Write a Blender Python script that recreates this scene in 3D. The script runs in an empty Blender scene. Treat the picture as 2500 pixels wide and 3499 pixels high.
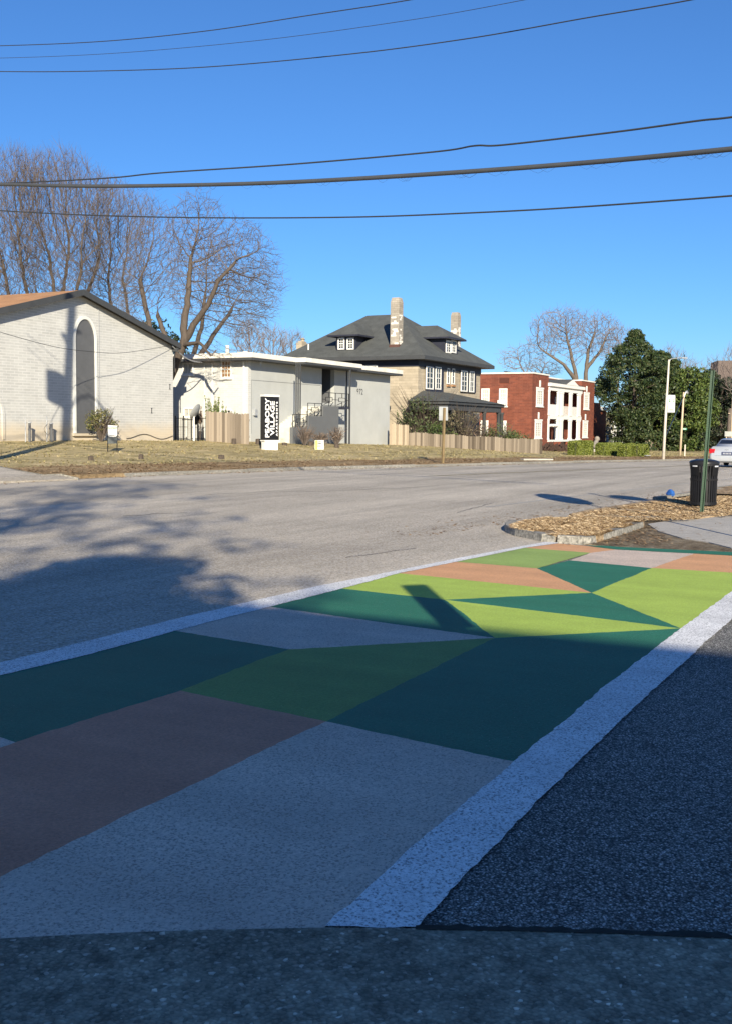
import bpy, math, random
from mathutils import Vector, Matrix, noise as mnoise
R = math.radians
scene = bpy.context.scene
col = scene.collection

# ------------------------------------------------------------------ camera
W0, H0, FPX = 2500.0, 3499.0, 3700.0
AZ, PITCH, ROLL, CAMZ = R(27.5), math.atan((H0/2-1462)/FPX), R(0.6), 1.6
HF = Vector((math.cos(AZ), math.sin(AZ), 0)); HR = Vector((math.sin(AZ), -math.cos(AZ), 0)); UP = Vector((0, 0, 1))
CF = HF*math.cos(PITCH) - UP*math.sin(PITCH)
CU0 = HF*math.sin(PITCH) + UP*math.cos(PITCH)
CR = HR*math.cos(ROLL) + CU0*math.sin(ROLL)
CU = CU0*math.cos(ROLL) - HR*math.sin(ROLL)
CP = Vector((0, 0, CAMZ))
cam = bpy.data.cameras.new('Camera'); co = bpy.data.objects.new('Camera', cam); col.objects.link(co)
co.matrix_world = Matrix(((CR.x, CU.x, -CF.x, 0), (CR.y, CU.y, -CF.y, 0), (CR.z, CU.z, -CF.z, CAMZ), (0, 0, 0, 1)))
cam.sensor_fit = 'HORIZONTAL'; cam.sensor_width = 36; cam.lens = 36*FPX/W0; cam.clip_end = 3000; cam.clip_start = 0.05
scene.camera = co

# ------------------------------------------------------------------ light
SUN_AZ, SUN_EL = 34.0, 21.0           # direction the shadows run to, height of the sun
world = bpy.data.worlds.new('World'); scene.world = world; world.use_nodes = True
nt = world.node_tree; bg = nt.nodes['Background']
sky = nt.nodes.new('ShaderNodeTexSky'); sky.sky_type = 'NISHITA'; sky.sun_disc = False
sky.sun_elevation = R(SUN_EL); sky.sun_rotation = R(90-(SUN_AZ+180)); sky.altitude = 100
sky.air_density = 1.0; sky.dust_density = 0.1; sky.ozone_density = 10
nt.links.new(sky.outputs[0], bg.inputs[0]); bg.inputs[1].default_value = 0.083
sl = bpy.data.lights.new('sun', 'SUN'); sl.energy = 5.0; sl.angle = R(0.5); sl.color = (1.0, 0.90, 0.71)
so = bpy.data.objects.new('sun', sl); col.objects.link(so)
sd = Vector((math.cos(R(SUN_AZ))*math.cos(R(SUN_EL)), math.sin(R(SUN_AZ))*math.cos(R(SUN_EL)), -math.sin(R(SUN_EL))))
so.rotation_euler = sd.to_track_quat('-Z', 'Y').to_euler(); so.location = (-30, -30, 40)
vs = scene.view_settings; vs.view_transform = 'Standard'; vs.look = 'None'; vs.gamma = 1; vs.exposure = 0.78

# ------------------------------------------------------------------ turning pixels into places
def ray(px, py):
    d = CF + CR*((px-W0/2)/FPX) - CU*((py-H0/2)/FPX)
    return d/(d.dot(HF))
def at(px, py, D): return CP + ray(px, py)*D
def atz(px, py, z):
    d = ray(px, py); return CP + d*((z-CAMZ)/d.z)
def lerp(tab, x):
    if x <= tab[0][0]: return tab[0][1]
    for (a, b), (c, d) in zip(tab, tab[1:]):
        if x <= c: return b+(d-b)*(x-a)/(c-a)
    return tab[-1][1]
FAR = [(-200, 23.5), (0, 23.4), (24.7, 22.5), (35, 21.4), (43.3, 20.0), (61, 17.6), (74, 16.2), (82, 15.4), (104, 13), (140, 9), (200, 2), (400, -25)]
NEAR = [(-200, 7.5), (0, 7.2), (15, 6.5), (20, 6.1), (32, 5.0), (60, 2.2), (82, 0), (104, -2.4), (140, -6.4), (200, -13), (400, -40)]
RZ = [(28, 0), (36, -.04), (43, -.085), (61, -.25), (74, -.42), (82, -.52), (104, -.8), (140, -1.2), (180, -1.4), (400, -1.5)]
AX = [(54, .80), (73, .60), (104, .25), (200, .2)]
def roadz(x): return lerp(RZ, x)
def T(x, y):
    s = y-lerp(FAR, x)
    if s <= 0:
        return roadz(x)
    k = min(s/17.0, 1.0)
    return roadz(x)+.11+lerp(AX, x)*k**1.5 + (0 if s < 1 else .02*math.sin(x*.7)*math.sin(y*.5))
def hit(px, py, dz=0):
    d = ray(px, py); t = 3.0
    while t < 400:
        p = CP+d*t
        if p.z-dz <= T(p.x, p.y): break
        t += .1
    p = CP+d*t; p.z = T(p.x, p.y); return p

# ------------------------------------------------------------------ materials
MATS = {}
def lin(c):
    return tuple(((v/12.92) if v <= .04045 else ((v+.055)/1.055)**2.4) for v in c)
class N:
    def __init__(s, name, rough=.8, spec=.3, metal=0):
        s.m = bpy.data.materials.new(name); s.m.use_nodes = True; s.t = s.m.node_tree
        s.b = s.t.nodes['Principled BSDF']; s.b.inputs['Roughness'].default_value = rough
        s.b.inputs['Specular IOR Level'].default_value = spec; s.b.inputs['Metallic'].default_value = metal
    def n(s, ty, **k):
        o = s.t.nodes.new(ty)
        for a, v in k.items():
            if a.startswith('i_'):
                key = a[2:].replace('_', ' ')
                o.inputs[int(key) if key.isdigit() else key].default_value = v
            else: setattr(o, a, v)
        return o
    def l(s, a, b): s.t.links.new(a, b)
    def obj(s, scale=(1, 1, 1)):
        t = s.n('ShaderNodeTexCoord'); m = s.n('ShaderNodeMapping'); m.inputs['Scale'].default_value = scale
        s.l(t.outputs['Object'], m.inputs[0]); return m.outputs[0]
    def noise(s, scale, detail=3, vec=None, rough=.6):
        o = s.n('ShaderNodeTexNoise'); o.inputs['Scale'].default_value = scale; o.inputs['Detail'].default_value = detail
        o.inputs['Roughness'].default_value = rough
        if vec is not None: s.l(vec, o.inputs['Vector'])
        return o.outputs['Fac']
    def ramp(s, fac, stops, interp='LINEAR'):
        o = s.n('ShaderNodeValToRGB'); e = o.color_ramp; e.interpolation = interp
        while len(e.elements) < len(stops): e.elements.new(.5)
        for k, (p, c) in enumerate(stops):
            e.elements[k].position = p; e.elements[k].color = (c if len(c) == 4 else (*c, 1)) if not isinstance(c, (int, float)) else (c, c, c, 1)
        s.l(fac, o.inputs[0]); return o.outputs[0]
    def mix(s, fac, a, b, mode='MIX'):
        o = s.n('ShaderNodeMix', data_type='RGBA', blend_type=mode)
        for sock, v in ((o.inputs[0], fac), (o.inputs[6], a), (o.inputs[7], b)):
            if isinstance(v, (int, float)): sock.default_value = v
            elif isinstance(v, (tuple, list)): sock.default_value = (*v, 1) if len(v) == 3 else v
            else: s.l(v, sock)
        return o.outputs[2]
    def math(s, op, a, b=0.0):
        o = s.n('ShaderNodeMath', operation=op)
        for k, v in enumerate((a, b)):
            if isinstance(v, (int, float)): o.inputs[k].default_value = v
            else: s.l(v, o.inputs[k])
        return o.outputs[0]
    def color(s, c):
        if isinstance(c, tuple): s.b.inputs['Base Color'].default_value = (*c, 1)
        else: s.l(c, s.b.inputs['Base Color'])
        return s
    def bump(s, h, strength=.3, dist=.02):
        o = s.n('ShaderNodeBump'); o.inputs['Strength'].default_value = strength; o.inputs['Distance'].default_value = dist
        s.l(h, o.inputs['Height']); s.l(o.outputs[0], s.b.inputs['Normal']); return s
def plain(name, c, rough=.7, var=.12, scale=6, metal=0, spec=.3, bump=0):
    """a painted or bare surface with slight mottling and wear"""
    if name in MATS: return MATS[name]
    n = N(name, rough, spec, metal); v = n.obj()
    f = n.noise(scale, 5, v)
    k = n.ramp(f, [(.3, tuple(x*(1-var) for x in c)), (.7, tuple(min(1, x*(1+var)) for x in c))])
    n.color(k)
    if bump: n.bump(n.noise(scale*8, 3, v), bump, .01)
    MATS[name] = n.m; return n.m

def brickmat(name, c1, c2, mortar, bw=.42, bh=.14, ms=.015, var=.15, bump=.4, stain=None):
    n = N(name, .85, .2)
    t = n.n('ShaderNodeTexCoord'); sx = n.n('ShaderNodeSeparateXYZ'); n.l(t.outputs['Object'], sx.inputs[0])
    cx = n.n('ShaderNodeCombineXYZ'); n.l(n.math('ADD', sx.outputs[0], sx.outputs[1]), cx.inputs[0]); n.l(sx.outputs[2], cx.inputs[1])
    b = n.n('ShaderNodeTexBrick'); b.inputs['Scale'].default_value = 1; b.inputs['Brick Width'].default_value = bw
    b.inputs['Row Height'].default_value = bh; b.inputs['Mortar Size'].default_value = ms; b.inputs['Mortar Smooth'].default_value = .3
    b.inputs['Color1'].default_value = (*c1, 1); b.inputs['Color2'].default_value = (*c2, 1); b.inputs['Mortar'].default_value = (*mortar, 1)
    n.l(cx.outputs[0], b.inputs['Vector'])
    f = n.noise(1.1, 6, t.outputs['Object'], .7)
    k = n.mix(1.0, b.outputs['Color'], n.ramp(f, [(.3, 1-var), (.7, 1+var*.3)]), 'MULTIPLY')
    if stain:     # soiling of the lowest courses: a mark on the wall itself
        low = n.math('SUBTRACT', 1.0, n.math('MULTIPLY', n.math('ADD', sx.outputs[2], n.math('MULTIPLY', f, -.9)), 1.6))
        low = n.ramp(low, [(0, 0.0), (1, 1.0)])
        k = n.mix(n.math('MULTIPLY', low, .75), k, stain)
    n.color(k); n.bump(b.outputs['Fac'], -bump, .01)
    MATS[name] = n.m; return n.m

def asphalt(name, lo, hi, agg=120, pits=.5, bump=.6, big=.12, pebble=.0, streak=0, mid=.08):
    n = N(name, .9, .25); v = n.obj()
    f1 = n.noise(agg, 2, v, .7); f2 = n.noise(.35, 5, v); f3 = n.noise(6, 4, v)
    vo = n.n('ShaderNodeTexVoronoi'); vo.inputs['Scale'].default_value = agg*.9; n.l(v, vo.inputs['Vector'])
    c = n.ramp(f1, [(.32, lo), (.68, hi)])
    if pebble: c = n.mix(n.ramp(vo.outputs['Color'], [(.35, 0.0), (.95, pebble)]), c, tuple(min(1, x*2.6) for x in hi))
    c = n.mix(1.0, c, n.ramp(f2, [(.3, 1-big), (.7, 1+big)]), 'MULTIPLY')
    c = n.mix(1.0, c, n.ramp(f3, [(.35, 1-mid*1.2), (.65, 1+mid*.8)]), 'MULTIPLY')
    if streak: c = n.mix(1.0, c, n.ramp(n.noise(26, 3, v, .7), [(.32, .62), (.5, 1.0), (.68, 1.28)]), 'MULTIPLY')
    if streak:   # lanes polished and stained by tyres, running along the road
        s1 = n.noise(1.0, 4, n.obj((.035, .55, 1)), .6); s2 = n.noise(1.0, 3, n.obj((.25, 3.0, 1)), .6)
        c = n.mix(1.0, c, n.ramp(s1, [(.36, 1-streak), (.62, 1+streak*.6)]), 'MULTIPLY'); c = n.mix(1.0, c, n.ramp(s2, [(.3, 1-streak*.35), (.7, 1+streak*.2)]), 'MULTIPLY')
        sp = n.ramp(n.noise(9, 2, n.obj((.5, 1.6, 1))), [(.70, 0.0), (.76, .55)]); c = n.mix(sp, c, tuple(x*.35 for x in lo))
    n.color(c)
    h = n.math('ADD', n.math('MULTIPLY', vo.outputs['Distance'], -1.2), f1)
    n.bump(h, bump, .008); MATS[name] = n.m; return n.m

def paint(name, c, wear=.7, under=(.10, .10, .105), sc=88, level=.43, speck=.35, dirt=.10):
    """road paint rolled over coarse asphalt: the pits between the stones stay bare"""
    n = N(name, .75, .25); v = n.obj()
    f1 = n.noise(sc, 2.5, v, .55); f3 = n.noise(.9, 5, v, .7); f4 = n.noise(7, 4, v, .6)
    thr = n.math('ADD', n.math('MULTIPLY', f3, .16), n.math('MULTIPLY', f4, .10))      # about .13 on average
    d = n.math('SUBTRACT', n.math('ADD', thr, level-.13), f1)
    w = n.ramp(d, [(-.0, 0.0), (.15, wear)])
    cc = n.mix(1.0, c, n.ramp(n.noise(2.2, 6, v, .65), [(.3, 1-dirt), (.7, 1+dirt*.5)]), 'MULTIPLY')
    cc = n.mix(1.0, cc, n.ramp(n.noise(1.0, 5, n.obj((2.2, .14, 1)), .6), [(.35, 1-dirt), (.65, 1+dirt*.4)]), 'MULTIPLY')   # tyre tracks along the side street
    scr = n.ramp(n.noise(1.0, 3, n.obj((30, .9, 1)), .4), [(.70, 0.0), (.74, .22)])
    cc = n.mix(w, cc, under); cc = n.mix(n.math('MULTIPLY', scr, .5), cc, tuple(x*.45 for x in c))
    cc = n.mix(1.0, cc, n.ramp(n.noise(58, 3, v, .75), [(.32, .80), (.68, 1.14)]), 'MULTIPLY')
    sp = n.ramp(n.noise(130, 1, v), [(.72, 0.0), (.76, speck)])
    cc = n.mix(sp, cc, (.55, .56, .55))
    n.color(cc); n.bump(n.math('SUBTRACT', f1, n.math('MULTIPLY', w, .25)), .7, .01)
    MATS[name] = n.m; return n.m
def chips(name, stops, sc=110, gap=.3, big=.15, bump=.9, tint=(1, 1, 1), stain=.2):
    """coarse chippings: every stone its own tone, dark between the stones"""
    n = N(name, .85, .3); v = n.obj()
    w = n.n('ShaderNodeTexNoise'); w.inputs['Scale'].default_value = sc*.5; n.l(v, w.inputs['Vector'])
    vv = n.n('ShaderNodeVectorMath', operation='MULTIPLY_ADD'); n.l(w.outputs['Color'], vv.inputs[0]); vv.inputs[1].default_value = (.6/sc,)*3; n.l(v, vv.inputs[2])
    vo = n.n('ShaderNodeTexVoronoi'); vo.inputs['Scale'].default_value = sc; n.l(vv.outputs[0], vo.inputs['Vector'])
    sx = n.n('ShaderNodeSeparateColor'); n.l(vo.outputs['Color'], sx.inputs[0])
    c = n.ramp(sx.outputs[0], stops)
    c = n.mix(1.0, c, n.ramp(vo.outputs['Distance'], [(.25, 1.0), (.62, gap)]), 'MULTIPLY')
    c = n.mix(1.0, c, n.ramp(n.noise(.5, 5, v), [(.3, 1-big), (.7, 1+big)]), 'MULTIPLY')
    c = n.mix(1.0, c, n.ramp(n.noise(9, 5, v, .7), [(.3, 1-stain), (.7, 1+stain)]), 'MULTIPLY')
    c = n.mix(1.0, c, (*tint,), 'MULTIPLY')
    n.color(c); n.bump(n.math('MULTIPLY', vo.outputs['Distance'], -1.0), bump, .008)
    MATS[name] = n.m; return n.m

def litter(name, cols, sc=3.0, fine=60, bump=.8):
    n = N(name, .95, .1); v = n.obj(); v2 = n.obj((1, 2.2, 1))
    a = n.noise(sc, 6, v2, .75); b = n.noise(fine, 3, v, .7); c = n.noise(.25, 3, v)
    f = n.math('ADD', n.math('MULTIPLY', a, .5), n.math('ADD', n.math('MULTIPLY', b, .3), n.math('MULTIPLY', c, .2)))
    n.color(n.ramp(f, [(.41+.18*i/(len(cols)-1), q) for i, q in enumerate(cols)]))
    n.bump(b, bump, .04); MATS[name] = n.m; return n.m

def leafmat(name, cols, rough=.55, trans=.15, spec=.4):
    n = N(name, rough, spec)
    g = n.n('ShaderNodeNewGeometry')
    n.color(n.ramp(g.outputs['Random Per Island'], [(i/max(1, len(cols)-1), q) for i, q in enumerate(cols)]))
    MATS[name] = n.m; return n.m
def barkmat(name, c, var=.35):
    n = N(name, .9, .15); v = n.obj((1, 1, .3)); f = n.noise(9, 5, v, .7)
    n.color(n.ramp(f, [(.3, tuple(x*(1-var) for x in c)), (.7, tuple(x*(1+var) for x in c))])); n.bump(f, .6, .03)
    MATS[name] = n.m; return n.m
def shingle(name, c, var=.2):
    n = N(name, .9, .15); v = n.obj(); f = n.noise(1.2, 5, v, .7); g = n.noise(14, 2, n.obj((1, 1, 5)))
    k = n.mix(1.0, n.ramp(f, [(.3, tuple(x*(1-var) for x in c)), (.72, tuple(x*(1+var) for x in c))]), n.ramp(g, [(.3, .8), (.7, 1.15)]), 'MULTIPLY')
    n.color(k); n.bump(g, .4, .02); MATS[name] = n.m; return n.m
def planks(name, c1, c2, wplank=.14):
    n = N(name, .9, .1); t = n.n('ShaderNodeTexCoord'); g = n.n('ShaderNodeNewGeometry')
    v = n.obj((14, 14, .7)); f = n.noise(1.0, 4, v, .7)
    a = n.math('ADD', n.math('MULTIPLY', g.outputs['Random Per Island'], .85), n.math('MULTIPLY', f, .3))
    n.color(n.ramp(a, [(.15, c1), (.85, c2)])); n.bump(f, .4, .01); MATS[name] = n.m; return n.m
def glassmat(name, c=(.02, .025, .03), rough=.08):
    n = N(name, rough, .6); n.color(c); MATS[name] = n.m; return n.m

M_asph = asphalt('main_asphalt', (.31, .265, .205), (.60, .53, .43), 55, big=.12, pebble=.25, streak=.22, bump=.9)
M_asphn = chips('side_asphalt', [(0, (.07,)*3), (.4, (.26, .255, .24)), (.78, (.50, .485, .45)), (.92, (.66, .64, .60)), (1, (.9, .88, .84))], 112, .28)
M_conc_old = chips('old_concrete', [(0, (.19, .172, .13)), (.4, (.28, .25, .185)), (.88, (.35, .31, .23)), (.98, (.46, .41, .32)), (1, (.8, .72, .58))], 70, .78, .32, .6, stain=.5)
M_conc = asphalt('concrete', (.33, .31, .28), (.50, .47, .42), 40, big=.15, bump=.2)
M_kerb = asphalt('kerb_stone', (.13, .125, .11), (.36, .34, .30), 22, big=.25, bump=.4)
M_dirt = litter('dirt', [(.10, .075, .05), (.20, .16, .11), (.30, .25, .18)], 2.2)
M_lawn = litter('lawn_ground', [(.17, .145, .07), (.37, .30, .155), (.49, .395, .215), (.66, .53, .32)], .8, 25)
M_verge = litter('leafy_verge', [(.13, .09, .05), (.28, .195, .105), (.36, .26, .145), (.46, .35, .21)], 1.2, 30)
M_straw = litter('straw_verge', [(.16, .11, .065), (.33, .235, .14), (.48, .35, .22), (.60, .47, .31)], 3, 60)
M_white = plain('white_paint', (.80, .79, .75), .6, .06)
M_trim = plain('white_trim', (.74, .73, .69), .5, .05)
M_brickw = brickmat('painted_brick', (.525, .525, .505), (.455, .455, .44), (.585, .58, .56), .5, .13, .02, .12, .5, stain=(.55, .46, .33))
M_bricks = brickmat('painted_side_brick', (.56, .56, .53), (.50, .50, .475), (.60, .59, .56), .42, .12, .018, .1, .4)
M_stucco = plain('stucco', (.435, .445, .43), .9, .06, .8, bump=.6)
M_red = brickmat('red_brick', (.245, .075, .045), (.165, .053, .036), (.22, .10, .07), .5, .14, .012, .30, .3)
M_red2 = brickmat('orange_brick', (.42, .12, .05), (.30, .085, .04), (.35, .14, .08), .5, .14, .012, .25, .3)
M_stone = brickmat('stone_cladding', (.48, .41, .31), (.385, .33, .25), (.34, .29, .22), 1.1, .22, .016, .25, .6)
M_dark = plain('dark_grey_paint', (.105, .108, .115), .6, .08, 2)
M_navy = plain('navy_trim', (.028, .030, .045), .5, .15, 2)
M_black = plain('black_metal', (.012, .012, .014), .45, .2, 8)
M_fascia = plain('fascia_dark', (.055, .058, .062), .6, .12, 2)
M_wfascia = plain('worn_white_fascia', (.74, .71, .64), .8, .16, 1.6, bump=.5)
M_roofg = shingle('grey_shingle', (.092, .097, .095))
M_rooft = shingle('tan_shingle', (.42, .23, .12))
M_glass = glassmat('window_glass', (.03, .034, .04), .25)
M_blind = plain('blind_behind_glass', (.42, .41, .36), .4, .1, 3)
M_curtain = plain('brown_blind', (.30, .17, .08), .5, .2, 3)
M_fence = planks('weathered_planks', (.10, .08, .062), (.30, .25, .195))
M_fence2 = planks('pale_planks', (.17, .135, .095), (.38, .31, .23))
M_wood = planks('pole_wood', (.33, .24, .15), (.62, .50, .36))
M_pole = plain('pale_pole', (.62, .56, .48), .8, .15, 3)
M_galv = plain('galvanised', (.42, .43, .44), .45, .1, 5, metal=.3)
M_bark = barkmat('bark', (.095, .076, .062))
M_bark2 = barkmat('bark_pale', (.135, .11, .09))
M_twig = plain('twigs', (.122, .098, .084), .9, .25, 3)
M_twigf = plain('far_twigs', (.19, .15, .135), .9, .2, 3)
M_leaf = leafmat('magnolia_leaves', [(.012, .026, .010), (.022, .042, .013), (.040, .062, .018), (.085, .095, .032)])
M_leaf2 = leafmat('yellowish_leaves', [(.028, .052, .012), (.06, .095, .018), (.12, .145, .035)])
M_leafd = leafmat('cedar_leaves', [(.010, .020, .010), (.022, .034, .016), (.05, .055, .025)])
M_bush = leafmat('bush_leaves', [(.04, .055, .015), (.10, .11, .03), (.20, .16, .06), (.07, .09, .025)])
M_brownb = leafmat('dry_shrub_leaves', [(.11, .075, .05), (.20, .14, .10), (.27, .20, .15)])
M_hedge = leafmat('hedge_leaves', [(.06, .085, .012), (.14, .17, .025), (.24, .26, .055)])
M_vine = leafmat('vine_leaves', [(.08, .13, .03), (.17, .22, .07), (.30, .30, .16)])
M_cable = plain('cable', (.035, .037, .04), .5, .1, 3)
M_green = plain('green_post', (.028, .065, .038), .5, .15, 6)
M_sgreen = plain('street_sign_green', (.06, .25, .16), .5, .05)
M_straw_b = leafmat('straw_blades', [(.13, .08, .045), (.27, .18, .10), (.44, .32, .19), (.66, .53, .35)], .9, 0, .1)
M_grass_b = leafmat('lawn_blades', [(.17, .17, .06), (.36, .29, .13), (.55, .44, .23), (.27, .26, .10)], .9, 0, .1)
M_leaf_b = leafmat('fallen_leaves', [(.10, .06, .035), (.20, .125, .07), (.30, .20, .11), (.40, .30, .19)], .9, 0, .1)

# ------------------------------------------------------------------ mesh building
class MB:
    def __init__(s, M=None): s.v = []; s.f = []; s.M = M or Matrix.Identity(4)
    def add(s, vs, fs):
        o = len(s.v); s.v += [tuple(s.M @ Vector(p)) for p in vs]; s.f += [tuple(i+o for i in f) for f in fs]; return s
    def box(s, x0, x1, y0, y1, z0, z1):
        if x0 > x1: x0, x1 = x1, x0
        if y0 > y1: y0, y1 = y1, y0
        if z0 > z1: z0, z1 = z1, z0
        v = [(x, y, z) for x in (x0, x1) for y in (y0, y1) for z in (z0, z1)]
        return s.add(v, [(0, 1, 3, 2), (4, 6, 7, 5), (0, 4, 5, 1), (2, 3, 7, 6), (0, 2, 6, 4), (1, 5, 7, 3)])
    def prism(s, poly, a, b, axis='y'):
        """poly of 2-d points extruded between a and b on axis"""
        def P(p, t): return (p[0], t, p[1]) if axis == 'y' else ((p[0], p[1], t) if axis == 'z' else (t, p[0], p[1]))
        n = len(poly); v = [P(p, a) for p in poly]+[P(p, b) for p in poly]
        return s.add(v, [tuple(range(n))[::-1], tuple(range(n, 2*n))]+[(i, (i+1) % n, n+(i+1) % n, n+i) for i in range(n)])
    def slab(s, pts, th):
        """sloping sheet of thickness th below its top points"""
        n = len(pts); v = list(pts)+[(p[0], p[1], p[2]-th) for p in pts]
        return s.add(v, [tuple(range(n)), tuple(range(n, 2*n))[::-1]]+[(i, n+i, n+(i+1) % n, (i+1) % n) for i in range(n)])
    def bar(s, a, b, w, h=None):
        a = Vector(a); b = Vector(b); h = h or w; d = (b-a).normalized()
        u = d.cross(Vector((0, 0, 1)))
        u = u.normalized() if u.length > 1e-3 else Vector((1, 0, 0))
        w2 = d.cross(u).normalized(); v = []
        for p in (a, b):
            for i, j in ((-1, -1), (1, -1), (1, 1), (-1, 1)): v.append(tuple(p+u*i*w/2+w2*j*h/2))
        return s.add(v, [(0, 1, 2, 3), (7, 6, 5, 4), (0, 4, 5, 1), (1, 5, 6, 2), (2, 6, 7, 3), (3, 7, 4, 0)])
    def tube(s, pts, rad, n=8, caps=True):
        pts = [Vector(p) for p in pts]; rr = rad if isinstance(rad, (list, tuple)) else [rad]*len(pts)
        v = []; f = []; u = None
        for i, p in enumerate(pts):
            d = (pts[min(i+1, len(pts)-1)]-pts[max(i-1, 0)]).normalized()
            if u is None:
                u = d.cross(Vector((0, 0, 1))); u = u.normalized() if u.length > .01 else Vector((1, 0, 0))
            u = (u-d*u.dot(d)).normalized(); w = d.cross(u)
            for k in range(n):
                a = 2*math.pi*k/n; v.append(tuple(p+(u*math.cos(a)+w*math.sin(a))*rr[i]))
        for i in range(len(pts)-1):
            for k in range(n):
                a = i*n+k; b = i*n+(k+1) % n; f.append((a, b, b+n, a+n))
        if caps: f.append(tuple(range(n))[::-1]); f.append(tuple(range((len(pts)-1)*n, len(pts)*n)))
        return s.add(v, f)
    def lathe(s, prof, n=24, c=(0, 0, 0), a0=0, a1=2*math.pi):
        full = abs(a1-a0-2*math.pi) < 1e-6; m = n if full else n+1; v = []; f = []
        for r, z in prof:
            for k in range(m):
                a = a0+(a1-a0)*k/n; v.append((c[0]+r*math.cos(a), c[1]+r*math.sin(a), c[2]+z))
        for i in range(len(prof)-1):
            for k in range(n):
                a = i*m+k; b = i*m+((k+1) % m); f.append((a, b, b+m, a+m))
        return s.add(v, f)
    def build(s, name, mat, parent=None, smooth=False, loc=None, bevel=0):
        me = bpy.data.meshes.new(name); me.from_pydata(s.v, [], s.f); me.update()
        if isinstance(mat, (list, tuple)):
            for m in mat: me.materials.append(m)
        else: me.materials.append(mat)
        if smooth: me.polygons.foreach_set('use_smooth', [True]*len(me.polygons))
        o = bpy.data.objects.new(name, me); col.objects.link(o)
        if parent: o.parent = parent
        if loc is not None: o.location = loc
        if bevel:
            b = o.modifiers.new('bevel', 'BEVEL'); b.width = bevel; b.segments = 2; b.limit_method = 'ANGLE'
        return o
def tag(o, label=None, cat=None, group=None, kind=None):
    if label: o['label'] = label
    if cat: o['category'] = cat
    if group: o['group'] = group
    if kind: o['kind'] = kind
    return o
def thing(name, label, cat, loc=(0, 0, 0), rz=0, group=None):
    o = bpy.data.objects.new(name, None); col.objects.link(o); o.empty_display_size = .3
    o.location = loc; o.rotation_euler = (0, 0, rz); return tag(o, label, cat, group)
def struct(o): return tag(o, kind='structure')
def copy_tree(o, parent=None):
    c = o.copy(); col.objects.link(c); c.parent = parent
    for ch in [q for q in bpy.data.objects if q.parent == o]: copy_tree(ch, c)
    return c
def mat4(loc, rz): return Matrix.Translation(Vector(loc)) @ Matrix.Rotation(rz, 4, 'Z')
class Face:
    """a wall plane: s along it, t into the building, z up, in its building's own space"""
    def __init__(s, loc, rz, L=None): s.W = mat4(loc, rz); s.L = L or Matrix.Identity(4); s.I = (s.W @ s.L).inverted()
    def px(s, x, y, t=0):
        o = s.I @ CP; d = (s.I.to_3x3()) @ ray(x, y); k = (t-o.y)/d.y; p = o+d*k; return p.x, p.z
    def rect(s, x0, y0, x1, y1, t=0):
        xm = (x0+x1)/2; ym = (y0+y1)/2
        return s.px(x0, ym, t)[0], s.px(x1, ym, t)[0], s.px(xm, y1, t)[1], s.px(xm, y0, t)[1]
SIDE = Matrix(((0, 1, 0, 0), (-1, 0, 0, 0), (0, 0, 1, 0), (0, 0, 0, 1)))
def text_mesh(s, size, depth=.004, bold=0.0, spacing=1.0, align='CENTER'):
    cu = bpy.data.curves.new('t', 'FONT'); cu.body = s; cu.size = size; cu.extrude = depth; cu.offset = bold
    cu.align_x = align; cu.align_y = 'CENTER'; cu.space_character = spacing
    o = bpy.data.objects.new('t', cu); col.objects.link(o)
    dg = bpy.context.evaluated_depsgraph_get(); me = bpy.data.meshes.new_from_object(o.evaluated_get(dg))
    bpy.data.objects.remove(o); bpy.data.curves.remove(cu); return me
def text_part(name, s, size, M, mat, parent, bold=0.0, spacing=1.0, width=None, align='CENTER', depth=.004):
    me = text_mesh(s, size, depth, bold, spacing, align)
    if width:
        xs = [v.co.x for v in me.vertices]; k = width/(max(xs)-min(xs))
        for v in me.vertices: v.co.x *= k
    me.transform(M); me.materials.clear(); me.materials.append(mat)
    o = bpy.data.objects.new(name, me); col.objects.link(o); o.parent = parent; return o
# text laid in the x-z plane, read from -y
UPRIGHT = Matrix(((1, 0, 0, 0), (0, 0, -1, 0), (0, 1, 0, 0), (0, 0, 0, 1)))

def window(root, F, x0, y0, x1, y1, cols=2, rows=2, fr=.09, mat=None, pane=None, sill=True, name='window', sash=True, t=0, mull=.03, header=0):
    s0, s1, z0, z1 = F.rect(x0, y0, x1, y1, t) if y0 is not None else x0
    mat = mat or M_trim; pane = pane or M_glass; p = MB(F.L)
    d0, d1 = t-.07, t+.02
    p.box(s0, s0+fr, d0, d1, z0, z1).box(s1-fr, s1, d0, d1, z0, z1).box(s0+fr, s1-fr, d0, d1, z0, z0+fr).box(s0+fr, s1-fr, d0, d1, z1-fr, z1)
    zi0, zi1, si0, si1 = z0+fr, z1-fr, s0+fr, s1-fr
    if sash: p.box(si0, si1, t-.055, t-.01, (z0+z1)/2-.03, (z0+z1)/2+.03)
    for i in range(1, cols):
        c = si0+(si1-si0)*i/cols; p.box(c-mull/2, c+mull/2, t-.045, t-.012, zi0, zi1)
    for i in range(1, rows):
        if sash and rows % 2 == 0 and i == rows//2: continue
        c = zi0+(zi1-zi0)*i/rows
        p.box(si0, si1, t-.044, t-.013, c-mull/2, c+mull/2)
    w = p.build(name, mat, root)
    g = MB(F.L); g.box(si0, si1, t-.02, t-.005, zi0, zi1); g.build('pane', pane, w)
    if sill:
        q = MB(F.L); q.box(s0-.07, s1+.07, t-.13, t+.01, z0-.10, z0-.002); q.build('sill', mat, w)
    if header:
        q = MB(F.L); q.box(s0-.05, s1+.05, t-.10, t+.01, z1+.002, z1+header); q.build('header', mat, w)
    return w
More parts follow.
